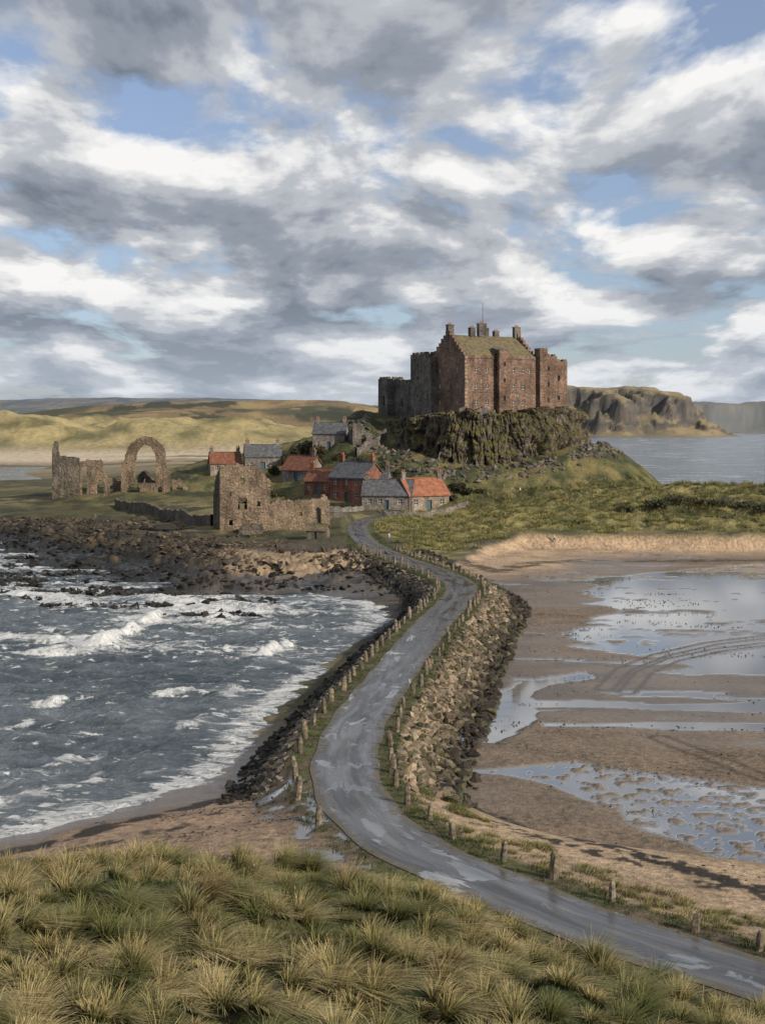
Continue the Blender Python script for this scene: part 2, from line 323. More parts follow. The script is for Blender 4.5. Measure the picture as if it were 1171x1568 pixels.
# left beach + cove
lb=(1-ss(100,130,y))*(1-ss(-.5,1.5,sR))*(1-ss(-.6,.8,sF)); sand=np.array([.30,.21,.14])
col=M(col,sand,lb*(rd>0)); damp=lb*(1-ss(.25,.9,z)); col=M(col,(.13,.095,.068),damp); wet=np.maximum(wet,damp*.6)
cv=ss(150,180,y)*(1-ss(262,285,y))*ss(-34,-24,x)*(1-ss(-.5,1,sR))*ss(-3,0,sL+3); col=M(col,(.09,.075,.06),cv); col=M(col,(.035,.032,.03),cv*ss(-.1,.3,n_a+.4*n_c)); col=M(col,(.27,.20,.13),cv*ss(.1,.4,n_b+.2*n_a)*ss(225,238,y))
# tidal flats
fl=ss(-.5,1.,sR)*(1-ss(-1.5,1.5,sD))*(1-ss(-.6,.8,sF)); 
fs=np.where((sR>-2)&(y<330))[0]; xf=x[fs]; yf=y[fs]; zf=z[fs]
c=np.tile(np.array([[.25,.178,.118]]),(len(fs),1)); wf=np.full(len(fs),.0)
na=fbm(xf*.35,yf,1/7.,5,51); nb=fbm(xf*.5,yf,1/26.,4,52); nc=fbm(xf*.5,yf,1/1.6,3,53); nd=fbm(xf,yf,1/.9,2,55)
dampf=(1-ss(.7,1.4,zf+.2*nb)); c=M(c,(.185,.14,.10),dampf); wf=dampf*.45*ss(-.5,.1,nb+.3*na)
c=M(c,(.10,.076,.055),dampf*ss(-.05,.45,nb+.5*na)*.75)
dryb=ss(.9,1.7,zf); c=M(c,(.38,.28,.185),dryb)
far_b=ss(215,250,yf); c=M(c,(.40,.29,.19),far_b*ss(.6,1.2,zf))
c=M(c,(.20,.145,.095),ss(.0,.4,na+.4*nc)*.6)
def pool(pts): return sd(xf,yf,[G(px,py,.4) for px,py in pts])
P1=pool([(885,905),(905,885),(1000,876),(1171,860),(1500,850),(1500,1050),(1171,1036),(1090,1035),(1040,1015),(960,1005),(870,990),(868,962),(935,935)])
P2=pool([(728,1065),(790,1045),(905,1024),(912,1040),(832,1058),(818,1080),(828,1106),(765,1142),(702,1138),(722,1100)])
P3=pool([(815,1072),(900,1074),(1000,1078),(1171,1074),(1500,1066),(1500,1084),(1171,1092),(1000,1086),(900,1083),(818,1083)])
P4=pool([(820,1104),(900,1106),(1000,1104),(1171,1106),(1500,1100),(1500,1114),(1171,1118),(1040,1118),(950,1113),(830,1114)])
P5=pool([(690,1182),(745,1176),(880,1163),(990,1182),(1171,1205),(1600,1230),(1600,1400),(1171,1335),(1080,1310),(1000,1275),(930,1240),(830,1205),(760,1190)])
P6=pool([(990,1030),(1060,1020),(1171,1022),(1171,1032),(1060,1036)])
pm=np.zeros(len(fs))
pm=np.maximum(pm,ss(-.2,.6,P1+3*na)*ss(-.50,-.15,na*.8+nc*.5+ .3*nb+.12))
pm=np.maximum(pm,ss(-.1,.3,P2+1.6*na)); pm=np.maximum(pm,ss(-.1,.3,P3+1.3*na+.3)); pm=np.maximum(pm,ss(-.1,.3,P4+1.0*na+.1))
pm=np.maximum(pm,ss(-.1,.4,P5+1.2*na)*ss(-.28,0,nd*.8+nc*.6+.14+.8*ss(2.5,.5,P5)*(xf<14)))
pm=np.maximum(pm,ss(-.1,.3,P6+1.2*na))
pm=np.maximum(pm,dampf*ss(.34,.44,na+.5*nb)*ss(0,.02,1.0-zf))
pm*=ss(.2,-.2,zf-1.0)*ss(-.5,.5,sR[fs])
for tr in ([(925,1055),(955,1025),(1010,1003),(1090,985),(1171,975)],[(1010,1130),(1060,1150),(1110,1168),(1171,1192)],[(960,1060),(985,1030),(1030,1010),(1100,995),(1171,986)]):
    P=[G(*p,.4) for p in tr]; d,_,_=pdist(xf,yf,P); tk=np.exp(-((np.abs(d-.0)-.8)/.28)**2); c=M(c,(.06,.045,.032),tk*.8); pm*=1-.8*tk
c=M(c,(.15,.15,.15),pm); wf=np.maximum(wf,pm)
wr,_,_=pdist(xf,yf,[G(*p,.8) for p in [(640,1190),(700,1228),(760,1248),(850,1292),(950,1332),(1050,1366),(1171,1398),(1400,1450)]])
wk=ss(.12,.35,np.exp(-(wr/1.0)**2)*(.55+.9*nd+.6*nc)); c=M(c,(.025,.02,.015),wk)
wr3,_,_=pdist(xf,yf,[G(*p,.9) for p in [(700,1265),(800,1310),(930,1352),(1060,1388),(1171,1415)]]); c=M(c,(.04,.03,.02),ss(.2,.4,np.exp(-(wr3/.9)**2)*(.3+.9*nd+.7*nc)))
wr2,_,_=pdist(xf,yf,[G(*p,1.5) for p in [(690,860),(760,872),(830,858),(900,852),(1171,850)]]); c=M(c,(.04,.03,.02),ss(.15,.4,np.exp(-(wr2/2.)**2)*(.5+nc))*.8)
c=M(c,(.05,.045,.04),(rd[fs]<11)*ss(.1,.5,nc+nd*.5)*ss(95,110,yf)*.7)
w_=fl[fs][:,None]; col[fs]=col[fs]*(1-w_)+c*w_; wet[fs]=wet[fs]*(1-fl[fs])+wf*fl[fs]
z[fs]=lerp(z[fs],.36,pm*fl[fs]*(rd[fs]>7))
wl,_,_=pdist(x,y,[G(*p,.9) for p in [(-200,1335),(0,1306),(120,1277),(250,1246),(370,1213)]]); col=M(col,(.03,.024,.018),lb*ss(.12,.35,np.exp(-(wl/1.2)**2)*(.5+1.1*n_c)))
wl,_,_=pdist(x,y,[G(*p,1.5) for p in [(-200,1345),(0,1322),(120,1300),(250,1275),(330,1255)]]); col=M(col,(.05,.04,.03),lb*ss(.15,.4,np.exp(-(wl/1.)**2)*(.3+1.1*n_c)))
# dunes
dn=ss(-1,2,sD)*(1-kn*.9); col=M(col,(.21,.18,.07),dn); col=M(col,(.065,.072,.026),dn*ss(.0,.35,n_a+.3*n_c)); col=M(col,(.045,.045,.02),dn*ss(55,75,x)*ss(-.1,.3,n_a)*.8)
ff=ss(-.5,1.2,sF); col=M(col,(.07,.068,.026),ff); col=M(col,(.035,.048,.014),ff*ss(-.15,.25,n_a)); col=M(col,(.28,.21,.13),ss(.7,-.3,sF)*ff*ss(-.1,.2,n_c))
# verge
vg=(1-ss(3.2,4.2,rd))*(y<330); col=M(col,(.075,.08,.028),vg*(1-ff)); col=M(col,(.11,.085,.055),vg*ss(0,.35,n_c+.2*n_a)); 
la=(1-ss(4.5,6.5,rd))*(y<90)*(x<-.5)*(1-ff)*(y>68); col=M(col,(.12,.09,.065),la*.7)
lp=la*ss(.05,.15,fbm(x,y,1/2.4,3,401)); col=M(col,(.12,.12,.12),lp); wet=np.maximum(wet,lp*(rd>2.3))
# far country
fd=ss(1080,1200,y)*(1-ss(1700,2200,y))*(1-ss(-140,60,x)); col=M(col,(.37,.30,.145),fd); nfd=fbm(x,y,1/55.,5,61); col=M(col,(.11,.105,.045),fd*ss(-.05,.3,nfd)*.9); col=M(col,(.24,.21,.09),fd*ss(.0,.3,fbm(x,y,1/14.,3,68))*.6)  # far dunes: sunlit yellow painted into the albedo, with darker grass patches
st=ss(640,900,y)*(1-ss(1060,1200,y)); col=M(col,(.12,.10,.055),st); col=M(col,(.28,.23,.15),st*ss(0,.3,fbm(x*.3,y,1/110.,3,62)+.1)); col=M(col,(.5,.42,.31),ss(960,1000,y)*(1-ss(1120,1190,y))*ss(-.25,.1,fbm(x*.3,y,1/60.,3,63)+.2)*(x>-330))
fh=ss(1700,2200,y); nfh=fbm(x,y,1/240.,6,64)
col=M(col,(.18,.13,.07),fh); col=M(col,(.06,.062,.035),fh*ss(-.05,.3,nfh)); col=M(col,(.28,.21,.10),fh*ss(0,.3,-nfh-.6*fbm(x,y,1/60.,5,65)))
col=M(col,(.03,.036,.022),fh*ss(.2,.27,fbm(x,y*.5,1/110.,5,66))*(1-ss(300,600,x))*.9)
hm=fh*(x>200); col=M(col,(.25,.19,.09),hm*.5); cl=hm*ss(.60,1.05,slp+.45*fbm(x,y,1/45.,5,67)); col=M(col,(.085,.066,.048),cl*.92)
strat=ss(.1,.5,np.sin(z/5.5+2*fbm(x,y,1/90.,3,69))); col=M(col,(.035,.032,.028),cl*strat*.8)
hz=ss(2200,9000,y)**.9; col=M(col,(.13,.165,.21),hz*.62*(1-.35*hm*(y<6500))); col=M(col,(.11,.145,.19),ss(4800,5600,y)*(x<300)*.5)  # aerial haze painted into the albedo, bluer with distance
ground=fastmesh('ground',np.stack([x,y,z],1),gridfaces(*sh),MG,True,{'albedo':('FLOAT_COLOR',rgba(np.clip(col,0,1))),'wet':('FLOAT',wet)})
print('ground',time.time()-T0)
# ---------------------------------------------------------------- sea
us2=np.concatenate([np.linspace(-.8,-.31,30),np.linspace(-.30,.30,470),np.linspace(.31,.8,30)])
ys2=np.concatenate([np.arange(50,330,.38),330*1.018**np.arange(0,int(math.log(26000/330)/math.log(1.018)))])
X=us2[None,:]*ys2[:,None]; Y=np.repeat(ys2[:,None],len(us2),1); sh=X.shape; x=X.ravel(); y=Y.ravel()
s=coastd(x,y)
k=(-s); deep=ss(0,14,k)
wx=x+6*fbm(x,y,1/40.,2,71); wy=y+5*fbm(x,y,1/35.,2,72)
def tro(ph): return 1-2*np.abs(np.sin(ph))**.8
amp=lerp(1,0,ss(300,900,y))*(.35+.65*deep)
zs=amp*(.15*tro((wx*.22-wy*.98)*math.pi/9)*(.5+fbm(x,y,1/30.,2,75))+.14*tro((wx*-.35-wy*.9)*math.pi/4.3+2*fbm(x,y,1/12.,2,74))+.75*fbm(x*.5,y*1.3,1/3.2,5,73))
foam=np.full(len(x),.03)+.34*ss(.0,.5,fbm(x*.4,y,1/16.,4,76))*deep+.10*ss(.3,.8,zs/.6)
nearb=(1-ss(140,170,y))
bl=k-7-4*fbm(x,y,1/16.,3,77)
foam+=nearb*(.55*np.exp(-((k-1.0)/2.)**2)+.42*np.exp(-(bl/1.3)**2)*ss(-.2,.3,fbm(x,y,1/14.,2,78)+.1)+.24*ss(12,1,k)*(k>0)*ss(-.3,.2,fbm(x,y,1/5.,3,82)))
hdl=ss(150,190,y)*(1-ss(420,500,y)); foam+=hdl*(.40*np.exp(-((k-1.5)/4.)**2)+.26*ss(34,6,k)*ss(0,.35,fbm(x*.4,y,1/14.,3,79)+.1))
zs+=nearb*.22*np.exp(-(bl/1.5)**2)
for pts,w,hh in (([(158,986),(180,972),(212,965)],1.0,1.0),([(218,953),(243,940)],1.1,.8),([(405,1001),(425,992),(440,986)],.9,.8),([(-60,985),(20,975),(90,980),(150,985)],1.6,.3),([(-60,1003),(60,1000),(140,994)],1.2,.2),([(330,945),(400,940)],1.6,.4),([(115,1163),(145,1158)],.5,.35),([(-20,1120),(40,1110)],.6,.3),([(240,912),(330,930)],2,.3),([(0,905),(60,912),(130,925)],2,.2),([(60,1075),(95,1070)],.5,.3),([(250,1062),(285,1056)],.5,.3)):
    d,_,_=pdist(x,y,[G(*p) for p in pts]); d=d+.9*fbm(x,y,1/2.5,3,80); foam+=.75*np.exp(-(d/w)**2)+.28*np.exp(-(d/(w*4))**2); zs+=hh*np.exp(-(d/(w*.8))**2)
zs=np.where(k<0,zs*.2,zs)-.02
sea=fastmesh('sea_water',np.stack([x,y,zs],1),gridfaces(*sh),MSEA,True,{'foam':('FLOAT',foam)})
print('sea',time.time()-T0)
# ---------------------------------------------------------------- road
rc=catmull(rp,10); tan=np.gradient(rc,axis=0); tan/=np.linalg.norm(tan,axis=1)[:,None]; nrm=np.stack([-tan[:,1],tan[:,0]],1)
al=np.concatenate([[0],np.cumsum(np.linalg.norm(np.diff(rc,axis=0),axis=1))])
ws=np.linspace(-2.2,2.2,13); V=[];A=[]
for i in range(len(rc)):
    for w in ws:
        ww=w*(1+.04*math.sin(al[i]*.7)*abs(w)/2.2); p=rc[i]+nrm[i]*ww; V.append((p[0],p[1],float(roadz(p[1]))+.03-.012*w*w)); A.append((al[i],w,0))
fastmesh('causeway_road',V,gridfaces(len(rc),len(ws)),MROAD,True,{'suv':('FLOAT_VECTOR',A)})
# ---------------------------------------------------------------- rocks
def hulls(n,npts=14):
    out=[]
    for _ in range(n):
        bm=bmesh.new()
        for k in range(npts):
            v=Vector(np.random.default_rng(random.randrange(1<<30)).normal(size=3)).normalized()*random.uniform(.75,1.05); v=Vector((v.x*1.15,v.y*.8,v.z*.62)); bm.verts.new(v)
        r=bmesh.ops.convex_hull(bm,input=bm.verts); bmesh.ops.triangulate(bm,faces=bm.faces)
        loose=[v for v in bm.verts if not v.link_faces]; bmesh.ops.delete(bm,geom=loose,context='VERTS')
        bm.verts.index_update(); out.append((np.array([v.co[:] for v in bm.verts]),np.array([[v.index for v in f.verts] for f in bm.faces]))); bm.free()
    return out
HU=hulls(14)
def rocks(name,P,S,C,flat=1.,mat=MSC,tilt=.5):
    Vs=[];Fs=[];Cs=[];off=0; var=rng.integers(0,len(HU),len(P))
    for h,(hv,hf) in enumerate(HU):
        ix=np.where(var==h)[0]
        if not len(ix): continue
        n=len(ix); a=rng.random(n)*6.283; b=rng.normal(0,tilt,n); ca,sa,cb,sb=np.cos(a),np.sin(a),np.cos(b),np.sin(b)
        v=hv[None]*S[ix][:,None,None]*np.array([1,1,flat])
        v=np.stack([v[...,0]*cb[:,None]+v[...,2]*sb[:,None],v[...,1],-v[...,0]*sb[:,None]+v[...,2]*cb[:,None]],2)
        v=np.stack([v[...,0]*ca[:,None]-v[...,1]*sa[:,None],v[...,0]*sa[:,None]+v[...,1]*ca[:,None],v[...,2]],2)+P[ix][:,None,:]
        m=len(hv); Vs.append(v.reshape(-1,3)); Fs.append((hf[None]+(np.arange(n)*m)[:,None,None]+off).reshape(-1,3)); Cs.append(np.repeat(C[ix],m,0)); off+=n*m
    return fastmesh(name,np.concatenate(Vs),np.concatenate(Fs),mat,False,{'albedo':('FLOAT_COLOR',rgba(np.concatenate(Cs)))})
def along(n,y0,y1,o0,o1,side):
    ok=np.where((rc[:,1]>y0)&(rc[:,1]<y1))[0]; L0,L1=al[ok[0]],al[ok[-1]]; q=rng.uniform(L0,L1,n); i=np.clip(np.searchsorted(al,q),1,len(al)-1); t=(q-al[i-1])/(al[i]-al[i-1])
    p=rc[i-1]+(rc[i]-rc[i-1])*t[:,None]; nn=nrm[i]; off=rng.uniform(0,1,n); o=o0+(o1-o0)*off
    p=p+nn*(o*side)[:,None]; return p,off
def colr(n,a,b,v=.35):
    t=rng.random(n)[:,None]; c=np.array(a)[None]*(1-t)+np.array(b)[None]*t; return c*rng.uniform(1-v,1+v,n)[:,None]
p,o=along(3500,86,262,3.7,9.0,-1); kk=rng.random(len(p))>(ss(120,90,p[:,1])*ss(.62,.85,o)); p=p[kk];o=o[kk]
q=terrain(p[:,0],p[:,1]); n=len(p); S=rng.uniform(.18,.62,n)*(1+.35*o); C=colr(n,(.10,.08,.056),(.23,.18,.125),.5); C*= (1-.82*ss(.35,.7,o+rng.normal(0,.14,n)))[:,None]
gr=rng.random(n)<.25; C[gr]=colr(gr.sum(),(.05,.05,.022),(.09,.08,.04))
rocks('causeway_boulders',np.c_[p,q+S*.12],S,C)
p,o=along(3300,90,262,4.0,8.0,1); q=terrain(p[:,0],p[:,1]); n=len(p); S=rng.uniform(.16,.5,n); C=colr(n,(.12,.10,.075),(.24,.20,.145)); C*=(1-.84*ss(.25,.55,o+rng.normal(0,.12,n)))[:,None]
kk=q>-.6; rocks('sea_wall_boulders',np.c_[p,q+S*.05][kk],S[kk],C[kk])
N=80000; xx=rng.uniform(-150,10,N); yy=rng.uniform(200,375,N); zz,II=terrain(xx,yy,True); kk=(II['rk']>.15)&(zz>-.5)&(fbm(xx,yy,1/9.,3,92)>-.1)&(zz<3.0)&(rng.random(N)<.3+.7*ss(0,1.2,zz)); kk=np.where(kk)[0][:6500]
S=.12+rng.uniform(.1,1.,len(kk))**2.6*.95; C=colr(len(kk),(.045,.036,.026),(.12,.09,.055)); C*=(.12+.88*ss(1.2,2.7,zz[kk]))[:,None]
rocks('shore_rocks',np.c_[xx[kk],yy[kk],zz[kk]],S,C,.6)
xx=rng.uniform(-110,-15,30000); yy=rng.uniform(185,300,30000); ss_=coastd(xx,yy); kk=(ss_<0)&(ss_>-26)&(fbm(xx*.35,yy*1.3,1/9.,4,95)>.2); kk=np.where(kk)[0][:1600]; S=.15+rng.random(len(kk))**2*.9
rocks('reef_rocks',np.c_[xx[kk],yy[kk],np.full(len(kk),.0)+rng.uniform(-.15,.25,len(kk))],S,colr(len(kk),(.012,.012,.011),(.03,.027,.022)),.55)
N=9000; xx=rng.uniform(2,45,N); yy=rng.uniform(72,235,N); zz,II=terrain(xx,yy,True); dens=fbm(xx*.4,yy,1/6.,3,90)
kk=(II['sR']>5)&(II['sD']<-6)&(II['sF']<-1)&(dens>.18)&(zz<2.2); S=rng.uniform(.05,.16,N); rocks('seaweed_and_pebbles',np.c_[xx,yy,zz][kk],S[kk],colr(kk.sum(),(.02,.018,.012),(.06,.05,.035)),.4)
N=2500; xx=rng.uniform(-32,-2,N); yy=rng.uniform(66,92,N); zz,II=terrain(xx,yy,True); kk=(II['sL']>0)&(II['sF']<0)&(II['rd']>4)&(fbm(xx*.4,yy,1/5.,3,91)>.12); S=rng.uniform(.04,.18,N); rocks('beach_pebbles',np.c_[xx,yy,zz][kk],S[kk],colr(kk.sum(),(.03,.025,.018),(.09,.075,.055)),.5)
n=60; yy=rng.uniform(41,50,n); xx=(.262+rng.random(n)*.06)*yy; zz=terrain(xx,yy); rocks('lichened_outcrop',np.c_[xx,yy,zz],rng.uniform(.3,.95,n),colr(n,(.035,.032,.025),(.09,.085,.05)),.8)
print('rocks',time.time()-T0)
# bollard stones
def post_mesh(i):
    bm=bmesh.new(); lv=[0,.35,.7,.95,1.02]; rr_=[1,.96,.9,.76,.4]; rings=[]
    for zz_,r in zip(lv,rr_):
        rg=[]
        for k in range(9):
            a=k/9*6.283; rad=.23*r*(1+random.uniform(-.13,.13)); ca,sa=math.cos(a),math.sin(a); m=max(abs(ca),abs(sa)); rg.append(bm.verts.new((ca/m**.6*rad,sa/m**.6*rad*.8,zz_*1.45-.3+random.uniform(-.03,.03))))
        rings.append(rg)
    for a,b in zip(rings[:-1],rings[1:]):
        for k in range(9): bm.faces.new((a[k],a[(k+1)%9],b[(k+1)%9],b[k]))
    bm.faces.new(rings[-1]); me=bpy.data.meshes.new('stone_post'); bm.to_mesh(me); bm.free(); me.materials.append(MPOST); return me
MPOST=m_stone('post_stone_mat',(.10,.08,.06),(.17,.14,.105),(.26,.215,.16),4,(.55,1.2),(.14,.13,.05))
PM=[post_mesh(i) for i in range(6)]
def row(side,o,y0,y1,sp):
    ok=np.where((rc[:,1]>y0)&(rc[:,1]<y1))[0]; s_=al[ok[0]]
    while s_<al[ok[-1]]:
        i=min(np.searchsorted(al,s_),len(al)-1); p=rc[i]+nrm[i]*side*(o+random.uniform(-.2,.2)); ob=bpy.data.objects.new('stone_post',random.choice(PM)); SC.collection.objects.link(ob)
        ob.location=(p[0],p[1],H(p[0],p[1])); ob.rotation_euler=(random.uniform(-.1,.1),random.uniform(-.1,.1),random.uniform(0,6)); k=random.uniform(.75,1.15); ob.scale=(k,k,k*random.uniform(.75,1.15))
        s_+=sp*random.uniform(.8,1.3)
row(-1,3.0,54,262,4.0); row(1,3.2,80,262,3.8)
print('posts',time.time()-T0)
# ---------------------------------------------------------------- crag of columnar basalt
ctr=np.array([28.,413.])
ol=catmull([(20,387),(34,391.5),(46,399),(54,407),(55,420),(44,435),(20,443),(0,441),(-4,432),(2,417),(9,402)],120,True)
L_=np.concatenate([[0],np.cumsum(np.linalg.norm(np.diff(ol,axis=0),axis=1))]); na_=len(ol); nz_=104
dr=ol-ctr; dr/=np.linalg.norm(dr,axis=1)[:,None]
V=[]
lowx=ss(14,-2,ol[:,0])
basew=5.8+4.8*fbm(L_,L_*0,1/17.,2,110)+4.5*lowx
but=fbm(L_,L_*0,1/10.,3,111)
def hs(a,b,s): return _h(np.asarray(a).astype(np.int64),np.asarray(b).astype(np.int64),s)/255.
ztop=30.5-2.6*lowx+1.5*fbm(L_,L_*0,1/6.,3,101)+ .9*ss(30,55,ol[:,0])-1.8*hs(np.floor(L_/2.3),L_*0,150)
for j in range(nz_):
    t=j/(nz_-1); zj=5+(ztop-5)*t; tt=1-t
    slump=fbm(L_,zj*1.2,1/8.,5,160)
    off=basew*tt**.8+4.2*but*(.35+.65*tt)+4.6*slump*(.3+.7*tt)+3.5*ss(.45,.0,t)
    for wd_,am,th_,sd_ in ((4.3,3.0,6.5,120),(2.0,1.3,3.2,130),(.8,.45,2.0,140)):
        lw=(L_+3.0*fbm(L_,zj*.5,1/8.,3,sd_+5))/wd_; cid=np.floor(lw); fr=lw-cid
        tq=(zj+hs(cid,cid*0,sd_)*th_*2)/th_; tier=np.floor(tq); ft=tq-tier
        o0=hs(cid,tier,sd_+1); o1=hs(cid,tier+1,sd_+1); o_=lerp(o0,o1,ss(.7,1.,ft)) 
        off=off+am*(o_-.5)-min(am,1.2)*.4*(np.abs(fr-.5)*2)**4
    off=off+.6*fbm(L_,zj,1/1.5,3,104)-1.2*(t>.975)
    p=ol+dr*off[:,None]; V.append(np.c_[p,zj])
for j in range(1,14):
    f=1-j/13.; p=ctr+(V[nz_-1][:,:2]-ctr)*f; V.append(np.c_[p,(ztop-.1)*f+(30.2)*(1-f)+.35*fbm(p[:,0],p[:,1],1/4.,3,105)*min(1,j/2)])
nv=len(V); V=np.concatenate(V); i=np.arange(nv-1)[:,None]*na_+np.arange(na_)[None]; i2=np.arange(nv-1)[:,None]*na_+((np.arange(na_)+1)%na_)[None]
Fc=np.stack([i.ravel(),i2.ravel(),i2.ravel()+na_,i.ravel()+na_],1)
fastmesh('castle_rock',V,Fc,MROCK,False)
a=rng.random(1100)*2-1; k=rng.integers(0,na_,1100); r=rng.uniform(6,14,1100); p=ol[k]+dr[k]*r[:,None]; q=terrain(p[:,0],p[:,1]); S=rng.uniform(.3,1.3,1100)**1.6; kk=p[:,1]<425
rocks('scree_rocks',np.c_[p,q][kk],S[kk],colr(kk.sum(),(.05,.045,.04),(.14,.12,.10)),.9)
print('crag',time.time()-T0)
# ---------------------------------------------------------------- buildings
class Bld:
    def __init__(s,name,x,y,z,yaw,sc=1.):
        s.e=bpy.data.objects.new(name,None); SC.collection.objects.link(s.e); s.e.location=(x,y,z); s.e.rotation_euler=(0,0,yaw); s.e.empty_display_size=2; s.e.scale=(sc,sc,sc); s.p={}
    def add(s,key,mat,V,Fc):
        d=s.p.setdefault(key,dict(m=mat,V=[],F=[],o=0)); V=np.asarray(V,float); d['V'].append(V); d['F']+= [tuple(int(q)+d['o'] for q in f) for f in Fc]; d['o']+=len(V)
    def box(s,key,mat,u0,u1,v0,v1,z0,z1,tp=0.):
        V=[(u0,v0,z0),(u1,v0,z0),(u1,v1,z0),(u0,v1,z0),(u0+tp,v0+tp,z1),(u1-tp,v0+tp,z1),(u1-tp,v1-tp,z1),(u0+tp,v1-tp,z1)]
        s.add(key,mat,V,[(0,1,5,4),(1,2,6,5),(2,3,7,6),(3,0,4,7),(4,5,6,7),(3,2,1,0)])
    def wall(s,key,mat,o,rot,L,Hh,solid=None,ops=(),th=.7,cell=.3,rough=.02,pane=True,frame=None,door=None):
        nx=max(1,round(L/cell)); nz=max(1,round(Hh/cell)); cx=L/nx; cz=Hh/nz
        Xc,Zc=np.meshgrid((np.arange(nx)+.5)*cx,(np.arange(nz)+.5)*cz,indexing='ij')
        m=np.ones((nx,nz),bool) if solid is None else np.asarray(solid(Xc,Zc),bool)
        for q in ops:
            x0,z0,w,h=q[:4]; arch=len(q)>4 and q[4]
            if arch:
                r=w/2; zc=z0+h-r*arch; ins=(np.abs(Xc-x0-r)<r)&(Zc>z0)&(Zc<zc)|((((Xc-x0-r)/r)**2+((Zc-zc)/(r*arch))**2<1)&(Zc>=zc))
            else: ins=(Xc>x0)&(Xc<x0+w)&(Zc>z0)&(Zc<z0+h)
            m&=~ins
        gi,gj=np.meshgrid(np.arange(nx+1),np.arange(nz+1),indexing='ij')
        ux=gi*cx+rng.normal(0,rough*.6,gi.shape)*(gi>0)*(gi<nx); uz=gj*cz+rng.normal(0,rough*.6,gi.shape)*(gj>0); f0=rng.normal(0,rough,gi.shape); f1=th-rng.normal(0,rough,gi.shape)
        c,sn=math.cos(rot),math.sin(rot)
        def tf(u,v,z): return np.stack([o[0]+u*c-v*sn,o[1]+u*sn+v*c,o[2]+z],-1)
        V=np.stack([tf(ux,f0,uz),tf(ux,f1,uz)],2).reshape(-1,3)
        ix=lambda i,j,k:(i*(nz+1)+j)*2+k
        I_,J_=np.where(m); Fs=[np.stack([ix(I_,J_,0),ix(I_+1,J_,0),ix(I_+1,J_+1,0),ix(I_,J_+1,0)],1),np.stack([ix(I_,J_,1),ix(I_,J_+1,1),ix(I_+1,J_+1,1),ix(I_+1,J_,1)],1)]
        mp=np.pad(m,1)
        for (di,dj,a,b) in ((-1,0,(0,0),(0,1)),(1,0,(1,1),(1,0)),(0,1,(0,1),(1,1)),(0,-1,(1,0),(0,0))):
            A_,B_=np.where(m&~mp[1+di:1+di+nx,1+dj:1+dj+nz])
            Fs.append(np.stack([ix(A_+a[0],B_+a[1],0),ix(A_+b[0],B_+b[1],0),ix(A_+b[0],B_+b[1],1),ix(A_+a[0],B_+a[1],1)],1))
        Fs=np.concatenate(Fs); un,inv=np.unique(Fs,return_inverse=True); s.add(key,mat,V[un],inv.reshape(Fs.shape))
        if pane:
            for q in ops:
                x0,z0,w,h=q[:4]; dd=.28
                x0r=round(x0/cx)*cx; x1r=round((x0+w)/cx)*cx; z0r=round(z0/cz)*cz; z1r=round((z0+h)/cz)*cz
                P=[tf(np.array(a),np.array(dd),np.array(b)) for a,b in ((x0-.1,z0-.1),(x0+w+.1,z0-.1),(x0+w+.1,z0+h+.1),(x0-.1,z0+h+.1))]
                isd=door and len(q)>5
                s.add('door' if isd else 'window_glass',door if isd else MGL,P,[(0,1,2,3)])
                if frame and not isd:
                    fw=.07
                    for a0,a1,b0,b1 in ((x0r,x0r+fw,z0r,z1r),(x1r-fw,x1r,z0r,z1r),(x0r+fw,x1r-fw,z0r,z0r+fw),(x0r+fw,x1r-fw,z1r-fw,z1r),((x0r+x1r)/2-.03,(x0r+x1r)/2+.03,z0r+fw,z1r-fw),(x0r+fw,x1r-fw,(z0r+z1r)/2-.03,(z0r+z1r)/2+.03)):
                        P=[tf(np.array(a),np.array(d_),np.array(b)) for d_ in (.12,.2) for a,b in ((a0,b0),(a1,b0),(a1,b1),(a0,b1))]
                        s.add('window_frames',MFR,P,[(0,1,2,3),(4,7,6,5),(0,4,5,1),(1,5,6,2),(2,6,7,3),(3,7,4,0)])
    def tower(s,key,mat,u0,u1,v0,v1,z0,z1,fo=(),lo=(),ro=(),th=.8,cell=.3,crenel=0,gab=None,sides='flrb',roof=True,rough=.02,step=0,**kw):
        Hh=z1-z0
        def cren(X,Z): return (Z<Hh-crenel)|((np.floor(X/1.1).astype(int)%2)==0)
        sf=cren if crenel else None
        Lg=v1-v0
        def gb(Lw):
            def f(X,Z):
                q=np.abs(X-Lw/2)/(Lw/2)
                if step: q=np.floor(q*(Lw/2)/step)*step/(Lw/2)
                return Z<Hh+(gab+(.9 if step else -.12))*(1-q)
            return f
        kw=dict(th=th,cell=cell,rough=rough,**kw)
        Hg=Hh+(gab+1.2 if gab else 0)
        if 'f' in sides: s.wall(key,mat,(u0,v0,z0),0,u1-u0,Hh,sf,fo,**kw)
        if 'b' in sides: s.wall(key,mat,(u1,v1,z0),math.pi,u1-u0,Hh,sf,(),**kw)
        Lw=Lg-2*th
        if 'l' in sides: s.wall(key,mat,(u0+.004,v1-th,z0),-math.pi/2,Lw,Hg if gab else Hh,gb(Lw) if gab else sf,lo,**kw)
        if 'r' in sides: s.wall(key,mat,(u1-.004,v0+th,z0),math.pi/2,Lw,Hg if gab else Hh,gb(Lw) if gab else sf,ro,**kw)
        if roof and not gab: s.add('flat_roof',MC_GR,[(u0+.3,v0+.3,z1-1.1),(u1-.3,v0+.3,z1-1.1),(u1-.3,v1-.3,z1-1.1),(u0+.3,v1-.3,z1-1.1)],[(0,1,2,3)])
